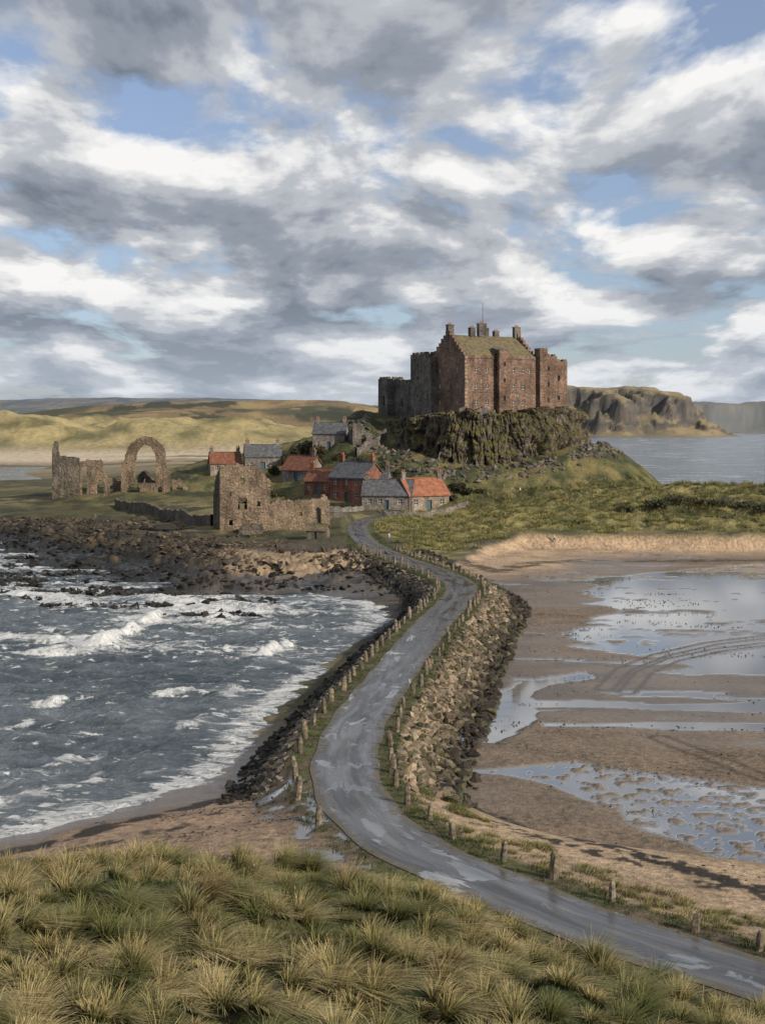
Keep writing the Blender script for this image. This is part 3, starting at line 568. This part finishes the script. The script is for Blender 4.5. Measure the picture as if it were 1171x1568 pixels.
    def gable(s,mat,u0,u1,v0,v1,ze,zr,ov=.35,tk=.22,ou=.25):
        k=(zr-ze)/((v1-v0)/2); vm=(v0+v1)/2; pr=[(v0-ov,ze-ov*k),(vm,zr),(v1+ov,ze-ov*k),(v1+ov,ze-ov*k+tk),(vm,zr+tk*1.15),(v0-ov,ze-ov*k+tk)]
        V=[(u,a,b) for u in (u0-ou,u1+ou) for a,b in pr]; Fc=[(0,1,7,6),(1,2,8,7),(2,3,9,8),(3,4,10,9),(4,5,11,10),(5,0,6,11),(0,5,4,1),(1,4,3,2),(6,7,10,11),(7,8,9,10)]
        s.add('roof',mat,V,Fc)
        s.box('ridge_tiles',mat,u0-ou,u1+ou,vm-.13,vm+.13,zr+tk,zr+tk+.16,.03)
    def chim(s,mat,u,v,z0,z1,w=.9,d=.7,pots=2):
        s.box('chimney',mat,u-w/2,u+w/2,v-d/2,v+d/2,z0,z1); s.box('chimney',mat,u-w/2-.1,u+w/2+.1,v-d/2-.1,v+d/2+.1,z1,z1+.18)
        for i in range(pots):
            cu=u+(i-(pots-1)/2)*.45; V=[];n=8
            for zz_,r in ((z1+.18,.16),(z1+.75,.12)): V+=[(cu+r*math.cos(k/n*6.283),v+r*math.sin(k/n*6.283),zz_) for k in range(n)]
            s.add('chimney_pots',MPOT,V,[(k,(k+1)%n,n+(k+1)%n,n+k) for k in range(n)]+[tuple(range(n,2*n))])
    def finish(s):
        for key,d in s.p.items():
            me=bpy.data.meshes.new(key); me.from_pydata(np.concatenate(d['V']).tolist(),[],d['F']); me.materials.append(d['m']); me.update()
            o=bpy.data.objects.new(key,me); SC.collection.objects.link(o); o.parent=s.e
        return s.e
# --- castle
cs=Bld('castle',22.8,393.,30.,math.radians(30))
W1=lambda u,z,w=.9,h=1.5:(u,z+4,w,h)
cs.tower('keep_walls',MC_RED,0,24.5,0,18,-4,15.6,fo=[W1(u,zz_) for zz_ in (1.8,6.3,10.7) for u in (3.2,7.0,15.8,19.0)]+[W1(21.6,10.7,.6,1.2),W1(5.2,8.2,.6,.9),W1(17.6,4.2,.6,.9)],lo=[W1(u,zz_,.8,1.3) for zz_ in (2,6.5,11) for u in (3.5,8,12.5)],gab=6.2,step=1.2,th=1.0,frame=True)
cs.gable(MLICH,1.0,23.5,0.6,17.4,15.6,21.2,.2,.25,-.06)
cs.tower('stair_tower_walls',MC_RED,10.2,13.8,-1.8,-.01,-4,17.0,fo=[W1(1.4,3,.6,1.1),W1(1.4,8,.6,1.1),W1(1.4,12.5,.6,1.1)],sides='flr',th=.6,crenel=.0,roof=False)
cs.add('stair_tower_cap',MC_GR,[(10.2,-1.8,17.),(13.8,-1.8,17.),(13.8,2.4,17.9),(10.2,2.4,17.9),(10.2,2.4,15),(13.8,2.4,15)],[(0,1,2,3),(0,3,4),(1,5,2),(4,3,2,5)])
cs.tower('east_tower_walls',MC_RED,24.51,30.5,-1.4,10,-4,16.4,fo=[W1(2.6,zz_,.8,1.3) for zz_ in (2.5,7.2,11.5)],ro=[W1(4,8)],crenel=.6)
cs.tower('cap_turret_walls',MC_RED,24.6,27.2,-1.3,1.5,16.,18.0,th=.5,roof=True)
cs.tower('north_east_tower_walls',MC_RED,30.51,36.4,1.6,11,-4,15.2,fo=[W1(2.4,zz_,.8,1.3) for zz_ in (3.5,9.)],ro=[W1(3,6),W1(3,10)],crenel=.6)
cs.tower('west_tower_walls',MC_GR,-1.6,9,18.01,26.5,-5,17.2,fo=(),lo=[(u,zz_+5,.7,1.3) for zz_ in (4,9,13) for u in (2.6,)],crenel=.6,th=1.0)
cs.tower('corner_turret_walls',MC_GR,-2.2,1.2,14.2,17.99,-5,15.4,fo=(),lo=[(.8,9,.6,1.2)],crenel=0,th=.7)
cs.wall('curtain_wall',MC_GR,(1.5,40.9,-5),-math.pi/2,14.3,15.0,lambda X,Z:Z<14.2+.5*(np.floor(X/1.1)%2),[(4,7,.9,2.2),(9,5,.9,1.6)],1.2,.3,.03,pane=False)
cs.tower('gate_tower_walls',MC_GR,-1.,5.,41.,46.5,-6,10.8,lo=[(2,8,.9,3.2)],crenel=.6)
cs.wall('forecourt_wall',MC_GR,(-3.,-1.6,-4),0,12.,5.2,lambda X,Z:Z<4.6+.5*np.sin(X),(),.8,.3,.04)
for j in range(16):
    w=.9 if j%2 else .55
    cs.box('quoins',MQ,-.05,w,-.05,.3,-2+j*1.1,-2+j*1.1+.62)
for u0,u1 in ((1,10.1),(13.9,24.4)): cs.box('string_course',MC_GR,u0,u1,-.16,-.01,14.7,14.95); cs.box('string_course',MC_GR,u0,u1,-.1,-.01,5.2,5.4)
for u,v,z1,w in ((.8,9,24.3,1.9),(8.2,9,23.7,1.7),(11.6,9,25.0,2.6),(14.2,11,24.0,1.6),(18.5,12,23.2,1.5),(23.7,9,24.4,2.0)): cs.chim(MC_GR,u,v,17.5,z1,w,1.3,3)
cs.box('chimney',MC_GR,24.6,25.9,8.4,9.5,14,19.2)
cs.box('flagpole',MC_GR,11.9,12.04,9,9.14,24.9,31.0,.03)
cs.finish()
print('castle',time.time()-T0)
# --- village
def house(name,px,py,W,D,ev,rg,yaw,wm,rm,ch,fw,gw=(),lw=(),dz=0,door=True,potn=2,sc=1.):
    x_,y_,z_=los(px,py,290,560); b=Bld(name,x_,y_,z_+dz,math.radians(yaw),sc); u0,u1=-W/2,W/2
    q=[(u+W/2-.45,zz_+1.2,.9,1.2) for u,zz_ in fw]
    if door: q.append((W*.45,1.2,1.0,2.1,0,1))
    b.tower('walls',wm,u0,u1,0,D,-1.2,ev,fo=q,ro=[(v-.4,zz_+1.2,.9,1.2) for v,zz_ in gw],lo=[(v-.4,zz_+1.2,.9,1.2) for v,zz_ in lw],gab=rg-ev,th=.4,cell=.3,frame=True,door=MDOOR,rough=.01)
    b.gable(rm,u0,u1,0,D,ev,rg)
    for u in ch: b.chim(MST if wm is not MBR else MBR,u,D/2,rg-.8,rg+1.3,.9,.7,potn)
    return b.finish()
house('cottage',503,688,9.5,6,4.6,7.4,-12,MST,MSLATE,(-4,4),[(-3,1),(3,1)])
house('cottage',403,720,9.5,6,3.6,6.4,8,MST,MSLATE,(-4,4),[(-3,1),(3,1)],sc=1.1)
house('cottage',346,726,8,6,2.8,5.4,12,MSTW,MPAN,(-3.5,3.5),[(-2.5,1),(2.5,1)],sc=1.1)
house('cottage',452,738,8,6,2.8,5.8,-35,MST,MPAN,(3.2,),[(-2.5,1),(2.5,1)],[(2.6,1)],sc=1.2)
house('brick_cottage',485,756,7,6,3.0,5.6,-30,MBR,MPAN,(-3,),[(-2.2,.9),(2.2,.9)],[(2.6,1)],sc=1.15)
house('brick_house',530,769,9,7,5.0,7.9,-38,MBR,MSLATE,(-3.9,3.9),[(-3,.9),(2.6,.9),(-3,3.4),(0,3.4),(2.6,3.4)],[(2,.9),(4.4,.9),(2,3.4),(4.4,3.4)],sc=1.3)
house('stone_cottage',592,780,11,6.2,3.2,6.2,-8,MST,MSLATE,(-4.8,),[(-3.8,1),(-1.6,1),(3.,1)],sc=1.15)
house('stone_cottage',657,782,9.5,6.4,3.2,6.2,30,MSTW,MPAN2,(-4.3,4.3),[(-3,1),(3.,1)],(),[(2.4,1),(2.6,3)],sc=1.25)
house('cottage',575,752,6,5,3,5.4,-20,MST,MSLATE,(2.4,),[(-2,1)])
x_,y_,z_=los(484,826,200,400); b=Bld('stone_hut',x_,y_,z_,math.radians(-14)); b.tower('walls',MRU2,-2,2,0,3,-.6,1.7,fo=[(1.4,.6,.9,1.6,0,1)],gab=1.1,th=.35,door=MDOOR); b.gable(MLICH,-2,2,0,3,1.7,2.8,.2,.14,.15); b.finish()
# --- ruined tower and wall
def prof(pts): 
    a=np.array(pts); return lambda X: np.interp(X,a[:,0],a[:,1])
def rag(pr,amp=.5,f=1.3,s=1): return lambda X,Z: Z<pr(X)+amp*fbm(X+s*13.7,Z*.3,f*.6,3,200+s)
x_,y_,z_=los(337,812,200,420); k=y_/302.
b=Bld('ruined_tower',x_,y_,z_-1,math.radians(14))
b.wall('front_wall',MRU,(0,0,0),0,10.8*k,16*k,rag(prof([(0,14.6),(3,14.9),(7.8,14.7),(8,13.4),(9.6,13.),(10,11.9),(10.8,11.6)]),.35,1,1),[(3.9,5.3,1.9,2.6,.6),(4.3,10.6,.9,1.5),(1.7,8.2,.7,1.1),(8,6,.6,1.1),(2,2,.7,1)],1.3,.28,.06,pane=False)
b.wall('west_wall',MRU2,(0.005,10,0),-math.pi/2,8.65,15*k,rag(prof([(0,9),(3,12),(5,12.6),(8.65,14.2)]),.5,1,2),[(3.5,6,1.2,2.4,.6)],1.2,.28,.06,pane=False)
b.wall('back_wall',MRU2,(10.8*k,11.3,0),math.pi,10.8*k,10,rag(prof([(0,6),(4,9),(10,8)]),.7,1,3),[(4,4,1.2,2)],1.2,.3,.06,pane=False)
b.wall('east_wall',MRU,(10.79*k,1.31,0),math.pi/2,8.6,12,rag(prof([(0,11.5),(3,9),(8,8)]),.6,1,4),(),1.2,.3,.06,pane=False)
b.wall('range_wall',MRU,(10.85*k,1.6,0),.05,13.4*k,9,rag(prof([(0,6.4),(2,7.2),(6,7.0),(10,7.3),(12.4,7.6),(13.4,6.6)]),.3,1.5,5),[(10.2,1,1.3,4.3,.6),(6.6,3.6,.6,.9)],.9,.28,.05,pane=False)
b.wall('gable_return_wall',MRU,(10.7*k+13.2*k,2.9,0),math.pi/2+.05,6,8,rag(prof([(0,7.4),(3,8),(6,5)]),.4,1,6),(),.8,.3,.05,pane=False)
b.wall('low_garden_wall',MRU2,(3.5,-3.2,-.3),.03,5.2,3.4,rag(prof([(0,1.5),(2,2.9),(5,2.6)]),.3,1.5,7),(),.6,.26,.06,pane=False)
b.finish()
# --- ruined priory
x_,y_,z_=los(80,766,250,520); k=y_/385.; print('priory d',y_,z_)
b=Bld('ruined_priory',x_,y_,z_-1,math.radians(4))
b.wall('west_pier',MRU2,(0,0,0),0,7.2*k,18*k,rag(prof([(0,14.5*k),(.7,17*k),(1.5,16.6*k),(1.9,13.*k),(4.6,12.8*k),(7.2,12.4*k)]),.35,1.2,11),[(3.3,4,.7,2.2)],1.5,.28,.06,pane=False)
b.wall('west_return',MRU2,(.3,9,0),-math.pi/2,7.4,13,rag(prof([(0,6),(7,12)]),.6,1,12),[(2.6,2,1.8,6,.9)],1.2,.3,.06,pane=False)
b.wall('nave_wall',MRU,(7.25*k,1.2,0),.02,11.3*k,13*k,rag(prof([(0,11.6),(2.3,12.2),(6.2,12.0),(6.6,9.5),(8,7),(11.3,6.2)]),.4,1.3,13),[(.5,1,1.5,10.1,.9),(3.2,6.8,1.0,3.0,1.),(4.7,1,2.0,5.4,.9),(8.4,2.6,.9,2.4,1)],1.2,.28,.06,pane=False)
b.wall('great_arch_wall',MRU,(18.6*k,-1.0,0),-.02,13.4*k,19*k,lambda X,Z:(((X/k-6.7)/5.9)**2+((Z/k-10.5)/7.6)**2<1+.10*fbm(X,Z,1.,3,214))&(X<11.8*k)|(Z/k<11.2+.8*fbm(X,Z*.2,1.,3,215)-2.5*(X>12.2*k))&(X<13.2*k),[(3.9*k,5.4*k,5.4*k,10.4*k,1.7),(1.6*k,1,3.6*k,4.2*k,1.2),(9.9*k,1,1.3*k,3.6*k,1.2)],1.3,.26,.05,pane=False)
b.wall('transept_wall',MRU2,(22*k,9,0),-.9,9,12,rag(prof([(0,7),(3,9),(9,5)]),.7,1,15),[(2,1,2.2,6,.9),(5.6,2,1.4,3.6,.9)],1.1,.3,.06,pane=False)
b.wall('east_range_wall',MRU,(32.1*k,.3,0),.0,5.6*k,8,rag(prof([(0,6.4),(2,7),(4,5),(5.6,2.5)]),.5,1.4,16),[(1.4,1.6,1.7,3.4,.9)],1.0,.26,.06,pane=False)
b.wall('cloister_wall',MRU2,(12*k,-4,0),.1,7,3.4,rag(prof([(0,1.5),(3,3),(7,2)]),.4,1.5,17),(),.7,.28,.06,pane=False)
b.finish()
# --- free standing walls following the ground
def stripwall(name,pts,h,th,mat,z=4.5,rag_=.25):
    P=catmull(pts,14); d=np.concatenate([[0],np.cumsum(np.linalg.norm(np.diff(P,axis=0),axis=1))]); n=int(d[-1]/.5); q=np.linspace(0,d[-1],n); P=np.c_[np.interp(q,d,P[:,0]),np.interp(q,d,P[:,1])]
    t=np.gradient(P,axis=0); t/=np.linalg.norm(t,axis=1)[:,None]; nn=np.c_[-t[:,1],t[:,0]]; g=terrain(P[:,0],P[:,1]); g=np.convolve(np.pad(g,4,'edge'),np.ones(9)/9,'valid'); hh=h*(1+.25*fbm(q,q*0,.08,2,7))+rng.normal(0,rag_*.3,n)+rag_*np.floor(fbm(q,q*0,.3,2,8)*3)/2
    V=np.stack([np.c_[P-nn*th/2,g-.9],np.c_[P-nn*th/2*.9,g+hh*.6],np.c_[P-nn*th/2*.8,g+hh],np.c_[P+nn*th/2*.8,g+hh],np.c_[P+nn*th/2*.9,g+hh*.6],np.c_[P+nn*th/2,g-.9]],1).reshape(-1,3)+rng.normal(0,.035,(n*6,3))
    return fastmesh(name,V,gridfaces(n,6),mat)
def GL(px,py): a=los(px,py,180,600); return (a[0],a[1])
stripwall('priory_precinct_wall',[GL(178,776),GL(215,786),GL(262,797),GL(325,806)],2.6,.9,MRU2)
stripwall('dry_stone_wall',[GL(420,801),GL(455,803),GL(500,800),GL(535,795)],1.0,.5,MRU2)
stripwall('dry_stone_wall',[GL(575,784),GL(620,789),GL(690,783),GL(716,772)],1.1,.5,MST)
stripwall('dry_stone_wall',[GL(440,778),GL(480,782),GL(520,784),GL(556,782)],1.2,.5,MST)
stripwall('village_lane_wall',[GL(545,702),GL(560,690),GL(590,672)],2.6,.8,MC_GR,rag_=.5)
x_,y_,z_=los(540,683,300,560); b=Bld('ruined_gatehouse',x_,y_,z_-.8,.3); b.wall('gate_wall',MC_GR,(0,0,0),0,6,8,rag(prof([(0,7.2),(3,7),(4,4.6),(6,4.2)]),.3,1,21),[(2.6,.8,1.3,3,.9)],1,.28,.05,pane=False); b.wall('return_wall',MC_GR,(0,6,0),-math.pi/2,6,7,rag(prof([(0,4),(6,6.5)]),.4,1,22),(),.9,.3,.05,pane=False); b.finish()
print('buildings',time.time()-T0)
# ---------------------------------------------------------------- grass
def blades(name,root,h,lean,w,tint,mat,seg=2):
    n=len(root); a=rng.random(n)*6.283; wd=np.stack([np.cos(a),np.sin(a),np.zeros(n)],1)*w[:,None]; ts=np.linspace(0,1,seg+1); V=np.zeros((n,(seg+1)*2,3),np.float32); T=np.zeros((n,(seg+1)*2),np.float32)
    ll=np.linalg.norm(lean,axis=1)
    for i,t in enumerate(ts):
        p=root.copy(); p[:,:2]+=lean*(h*t**1.7)[:,None]; p[:,2]+=h*t*(1-.55*np.minimum(ll,1.3)*t); ww=wd*(1-.8*t**1.5)
        V[:,2*i]=p-ww; V[:,2*i+1]=p+ww; T[:,2*i:2*i+2]=t
    f=np.array([[2*i,2*i+1,2*i+3,2*i+2] for i in range(seg)]); Fc=(f[None]+(np.arange(n)*(seg+1)*2)[:,None,None]).reshape(-1,4)
    return fastmesh(name,V.reshape(-1,3),Fc,mat,False,{'t':('FLOAT',T.ravel()),'tint':('FLOAT',np.repeat(tint,(seg+1)*2))})
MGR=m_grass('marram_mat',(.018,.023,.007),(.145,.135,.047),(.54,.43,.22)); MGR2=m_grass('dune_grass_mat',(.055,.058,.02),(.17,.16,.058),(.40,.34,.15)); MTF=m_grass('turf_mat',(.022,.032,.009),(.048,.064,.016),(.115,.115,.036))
def tufts(name,cx,cy,nb,rad,hh,ww,mat,wind=(.55,.12),hvar=.3,spread=.55,seg=2,wj=0.):
    n=len(cx); hb=hh*rng.uniform(1-hvar,1+hvar,n); ri=np.repeat(np.arange(n),nb); N=len(ri)
    a=rng.random(N)*6.283; r=np.sqrt(rng.random(N))*rad*np.repeat(rng.uniform(.6,1.3,n),nb); x=cx[ri]+r*np.cos(a); y=cy[ri]+r*np.sin(a)
    e=.5; g=terrain(cx,cy); gx_=(terrain(cx+e,cy)-g)/e; gy_=(terrain(cx,cy+e)-g)/e; z=g[ri]+np.clip(gx_,-1,1)[ri]*(x-cx[ri])+np.clip(gy_,-1,1)[ri]*(y-cy[ri])-.03
    lean=np.stack([np.cos(a),np.sin(a)],1)*(r/rad*spread)[:,None]+np.array(wind)[None]*rng.uniform(.5,1.5,N)[:,None]+rng.normal(0,.16,(N,2))+rng.normal(0,wj+1e-6,(n,2))[ri]
    h=hb[ri]*rng.uniform(.55,1.15,N)*(1-.3*(r/rad)); return blades(name,np.stack([x,y,z],1),h,lean,np.full(N,ww)*rng.uniform(.7,1.3,N),np.repeat(rng.random(n),nb)*.75+rng.random(N)*.25,mat,seg)
def thin(cx,cy,r,rj=0):
    keep=[];cell={}
    for i in range(len(cx)):
        rr_=r*(1+rj*(random.random()-.5)); k=(int(cx[i]//r),int(cy[i]//r)); ok=True
        for a in (-1,0,1):
            for b_ in (-1,0,1):
                for j in cell.get((k[0]+a,k[1]+b_),()):
                    if (cx[i]-cx[j])**2+(cy[i]-cy[j])**2<rr_*rr_: ok=False;break
                if not ok: break
            if not ok: break
        if ok: cell.setdefault(k,[]).append(i); keep.append(i)
    return np.array(keep)
N=9000; cx=rng.uniform(-30,26,N); cy=rng.uniform(24,76,N); zz,II=terrain(cx,cy,True); keep=(II['sF']>.1)&(np.abs(cx)<.33*cy+3)&(II['rd']>3.6)
d1=fbm(cx,cy,1/6.,3,300); pth=np.abs(cx-(-4.6-1.0*np.sin(cy*.25))); keep&=(d1>-.26)&((pth>.8)|(cy>40)); lowr=(cx>4.5)&(cy<47)
keep&=~(lowr&(d1<.25)); cx,cy=cx[keep],cy[keep]; kk=thin(cx,cy,1.12,.6); cx,cy=cx[kk],cy[kk]; print('tufts',len(cx))
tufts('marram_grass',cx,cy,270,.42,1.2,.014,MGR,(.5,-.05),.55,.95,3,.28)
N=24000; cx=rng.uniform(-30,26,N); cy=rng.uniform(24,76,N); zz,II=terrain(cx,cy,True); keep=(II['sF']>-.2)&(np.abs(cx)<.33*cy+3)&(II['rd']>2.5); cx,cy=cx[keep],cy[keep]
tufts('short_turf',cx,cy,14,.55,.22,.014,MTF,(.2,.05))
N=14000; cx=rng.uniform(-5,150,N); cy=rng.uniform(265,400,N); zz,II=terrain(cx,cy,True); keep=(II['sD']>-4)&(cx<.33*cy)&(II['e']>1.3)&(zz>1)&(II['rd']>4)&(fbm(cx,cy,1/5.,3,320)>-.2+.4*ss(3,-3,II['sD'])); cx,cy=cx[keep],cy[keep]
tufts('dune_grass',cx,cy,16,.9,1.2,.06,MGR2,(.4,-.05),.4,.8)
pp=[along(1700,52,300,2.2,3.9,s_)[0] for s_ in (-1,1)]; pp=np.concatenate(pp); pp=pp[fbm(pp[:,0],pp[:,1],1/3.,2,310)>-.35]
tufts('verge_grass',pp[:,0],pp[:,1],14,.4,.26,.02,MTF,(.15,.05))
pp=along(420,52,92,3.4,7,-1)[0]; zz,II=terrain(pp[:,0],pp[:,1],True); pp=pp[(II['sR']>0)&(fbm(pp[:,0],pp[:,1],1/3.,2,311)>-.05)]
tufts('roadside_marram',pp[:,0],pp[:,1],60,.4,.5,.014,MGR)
print('grass',time.time()-T0)
# ---------------------------------------------------------------- shrubs
MLF=m_plain('shrub_leaf_mat',(.05,.05,.024),.7,.5,1.5); MBK=m_plain('bark_mat',(.07,.055,.04))
def shrub(name,px,py,w,h,n=900,mat=MLF):
    x_,y_,z_=los(px,py,250,580); e=bpy.data.objects.new(name,None); SC.collection.objects.link(e); e.location=(x_,y_,z_)
    lob=[(random.uniform(-.6,.6)*w/2,random.uniform(-.5,.5)*w/2,h*random.uniform(.3,.6),random.uniform(.22,.38)) for _ in range(9)]
    c=[];
    for i in range(n):
        l=random.choice(lob); v=Vector((random.gauss(0,1),random.gauss(0,1),random.gauss(0,1))).normalized()*random.uniform(.6,1.1); c.append((l[0]+v.x*l[3]*w/1.6,l[1]+v.y*l[3]*w/1.6,max(.05,l[2]+v.z*l[3]*h)))
    c=np.array(c); q=rng.normal(size=(n,3)); q/=np.linalg.norm(q,axis=1)[:,None]; r=np.cross(q,rng.normal(size=(n,3))); r/=np.linalg.norm(r,axis=1)[:,None]; s_=rng.uniform(.12,.32,n)[:,None]
    V=np.stack([c-q*s_-r*s_*.6,c+q*s_-r*s_*.4,c+q*s_*.8+r*s_*.6,c-q*s_*.7+r*s_*.5],1).reshape(-1,3); fastmesh('foliage',V,np.arange(n*4).reshape(-1,4),mat,parent=e)
    V=[];Fc=[]
    for l in lob:
        o=len(V); a=np.array((0,0,-.3)); b_=np.array(l[:3])
        for P,r_ in ((a,.10),(b_*.6,.06),(b_,.02)):
            V+=[tuple(P+np.array((r_*math.cos(k*2.094),r_*math.sin(k*2.094),0))) for k in range(3)]
        for g in (0,3):
            for k in range(3): Fc.append((o+g+k,o+g+(k+1)%3,o+g+3+(k+1)%3,o+g+3+k))
    fastmesh('branches',V,Fc,MBK,parent=e)
for a in ((455,702,6,4),(470,696,7,4.5),(487,700,6,4),(440,712,5,3),(550,715,5,3.5),(575,722,7,3),(565,735,4,2.5),(700,752,5,2.6),(716,758,4,2.2),(690,767,4,1.8),(520,706,5,3.2),(425,762,4,2),(600,735,6,3.5),(735,757,3,1.4),(420,728,4,3),(535,722,5,3),(610,745,5,3)): shrub('shrub',*a)
for a in ((1000,778,9,2),(1040,772,10,2.4),(1085,776,9,2),(1130,780,10,2),(960,785,6,1.4),(1165,786,9,2)): shrub('gorse_bush',*a,700)
# ---------------------------------------------------------------- people
def person(px,py,jacket,trouser,yaw=0.,y1=420):
    x_,y_,z_=los(px,py,200,y1); me=bpy.data.meshes.new('walking_person')
    J=[(0,0,.95,.14),(0,0,1.2,.145),(0,0,1.42,.12),(0,0,1.52,.06),(0,.01,1.64,.10),(0,.01,1.74,.07),(-.1,0,.88,.1),(-.11,-.14,.5,.07),(-.11,-.05,.09,.05),(-.11,-.2,.05,.04),(.1,0,.88,.1),(.11,.14,.5,.07),(.11,.3,.14,.05),(.11,.2,.05,.04),(-.2,0,1.40,.06),(-.25,.08,1.12,.05),(-.24,-.02,.88,.035),(.2,0,1.40,.06),(.25,-.05,1.12,.05),(.24,-.18,.92,.035),(-.24,-.05,.8,.03),(.24,-.24,.85,.03)]
    E=[(0,1),(1,2),(2,3),(3,4),(4,5),(0,6),(6,7),(7,8),(8,9),(0,10),(10,11),(11,12),(12,13),(2,14),(14,15),(15,16),(2,17),(17,18),(18,19),(16,20),(19,21)]
    me.from_pydata([j[:3] for j in J],E,[]); o=bpy.data.objects.new('walking_person',me); SC.collection.objects.link(o)
    o.modifiers.new('skin','SKIN')
    for sv,j in zip(me.skin_vertices[0].data,J): sv.radius=(j[3],j[3])
    me.skin_vertices[0].data[0].use_root=True
    o.modifiers.new('sub','SUBSURF').render_levels=1; o.location=(x_,y_,z_-.01); o.rotation_euler=(0,0,yaw)
    t=NT('clothed_person_mat'); tc=t.n('ShaderNodeTexCoord'); sx=t.n('ShaderNodeSeparateXYZ'); t.l(tc.outputs['Object'],sx.inputs[0]); v=t.math('MULTIPLY',sx.outputs[2],.5)
    c=t.ramp(v,[(0,(.03,.02,.015)),(.06,trouser),(.45,jacket),(.755,(.45,.28,.2)),(.84,(.05,.03,.02))],'CONSTANT'); t.out(c,.8); me.materials.append(t.m)
person(596,824,(.05,.06,.09),(.6,.58,.55),.3); person(796,756,(.6,.6,.58),(.04,.05,.08),1.2); person(848,832,(.55,.56,.6),(.05,.05,.06),2.)
# ---------------------------------------------------------------- light, sky, camera
az=math.radians(128); el=math.radians(24)
to=Vector((math.sin(az)*math.cos(el),math.cos(az)*math.cos(el),math.sin(el)))
sl=bpy.data.lights.new('sun','SUN'); sl.energy=5.0; sl.angle=math.radians(.6); sl.color=(1,.88,.72); so=bpy.data.objects.new('sun',sl); SC.collection.objects.link(so); so.rotation_euler=to.to_track_quat('Z','Y').to_euler(); so.location=(50,-50,80)
wd=bpy.data.worlds.new('World'); SC.world=wd; wd.use_nodes=True; nt=wd.node_tree; nt.nodes.clear()
class WT(NT):
    dim='2D'
    def __init__(s): s.t=nt
w=WT(); tc=w.n('ShaderNodeTexCoord'); sky=w.n('ShaderNodeTexSky',sky_type='NISHITA',sun_disc=False,sun_elevation=el,sun_rotation=az); sky.air_density=1.0; sky.dust_density=.6; sky.ozone_density=3.
bg1=w.n('ShaderNodeBackground'); w.l(w.mix(.3,w.mix(1.,sky.outputs[0],(1.1,1.08,1.22),'MULTIPLY'),(5.2,5.8,6.6)),bg1.inputs[0]); bg1.inputs[1].default_value=.095
def coords(dx,dz):
    vm=w.n('ShaderNodeVectorMath',operation='ADD'); w.l(tc.outputs['Generated'],vm.inputs[0]); vm.inputs[1].default_value=(dx,0,dz)
    sx=w.n('ShaderNodeSeparateXYZ'); w.l(vm.outputs[0],sx.inputs[0]); zc=w.math('ADD',w.math('MAXIMUM',sx.outputs[2],0.),.14)
    cb=w.n('ShaderNodeCombineXYZ'); w.l(w.math('DIVIDE',sx.outputs[0],zc),cb.inputs[0]); w.l(w.math('MULTIPLY',w.math('DIVIDE',sx.outputs[1],zc),.62),cb.inputs[1]); return cb.outputs[0]
def cloudn(dx,dz):
    c_=coords(dx,dz); v2=w.n('ShaderNodeVectorMath',operation='ADD'); w.l(c_,v2.inputs[0]); v2.inputs[1].default_value=(11.3,3.1,0)
    return w.noise(v2.outputs[0],2.0,9,.55,.12)
n1=cloudn(0,0); n2=cloudn(.005,.024); c_=coords(0,0); nb=w.noise(c_,.9,1,.5,0)
dens=w.math('ADD',n1,w.mr(nb,.3,.7,-.05,.07))
mask=w.mr(dens,.345,.445,0,1)
lit=w.math('ADD',w.math('MULTIPLY',w.math('SUBTRACT',n1,n2),3.4),w.mr(dens,.40,.66,.76,.16)); lit=w.math('ADD',lit,0.0,clamp=True)
cc=w.ramp(lit,[(0,(.18,.21,.26)),(.3,(.29,.325,.385)),(.6,(.49,.515,.56)),(.88,(.82,.82,.82)),(1,(.94,.93,.92))],'EASE')
sx=w.n('ShaderNodeSeparateXYZ'); w.l(tc.outputs['Generated'],sx.inputs[0])
hz=w.mr(sx.outputs[2],0,.10,.62,0); cc=w.mix(hz,cc,(.54,.61,.70)); mask=w.math('MAXIMUM',mask,w.mr(sx.outputs[2],0,.05,1.,0))
bg2=w.n('ShaderNodeBackground'); w.l(cc,bg2.inputs[0]); bg2.inputs[1].default_value=1.0
mx=w.n('ShaderNodeMixShader'); w.l(mask,mx.inputs[0]); w.l(bg1.outputs[0],mx.inputs[1]); w.l(bg2.outputs[0],mx.inputs[2]); ow=w.n('ShaderNodeOutputWorld'); w.l(mx.outputs[0],ow.inputs[0])
cd=bpy.data.cameras.new('camera'); co=bpy.data.objects.new('camera',cd); SC.collection.objects.link(co); co.location=(0,0,CH); co.rotation_euler=(math.pi/2,0,0)
cd.sensor_fit='VERTICAL'; cd.sensor_height=36; cd.lens=FO/1568*36; cd.shift_y=-(784-HY)/1568; cd.clip_end=40000; cd.clip_start=.5; SC.camera=co
SC.view_settings.view_transform='Standard'; SC.view_settings.look='None'; SC.view_settings.exposure=0
print('done',time.time()-T0)
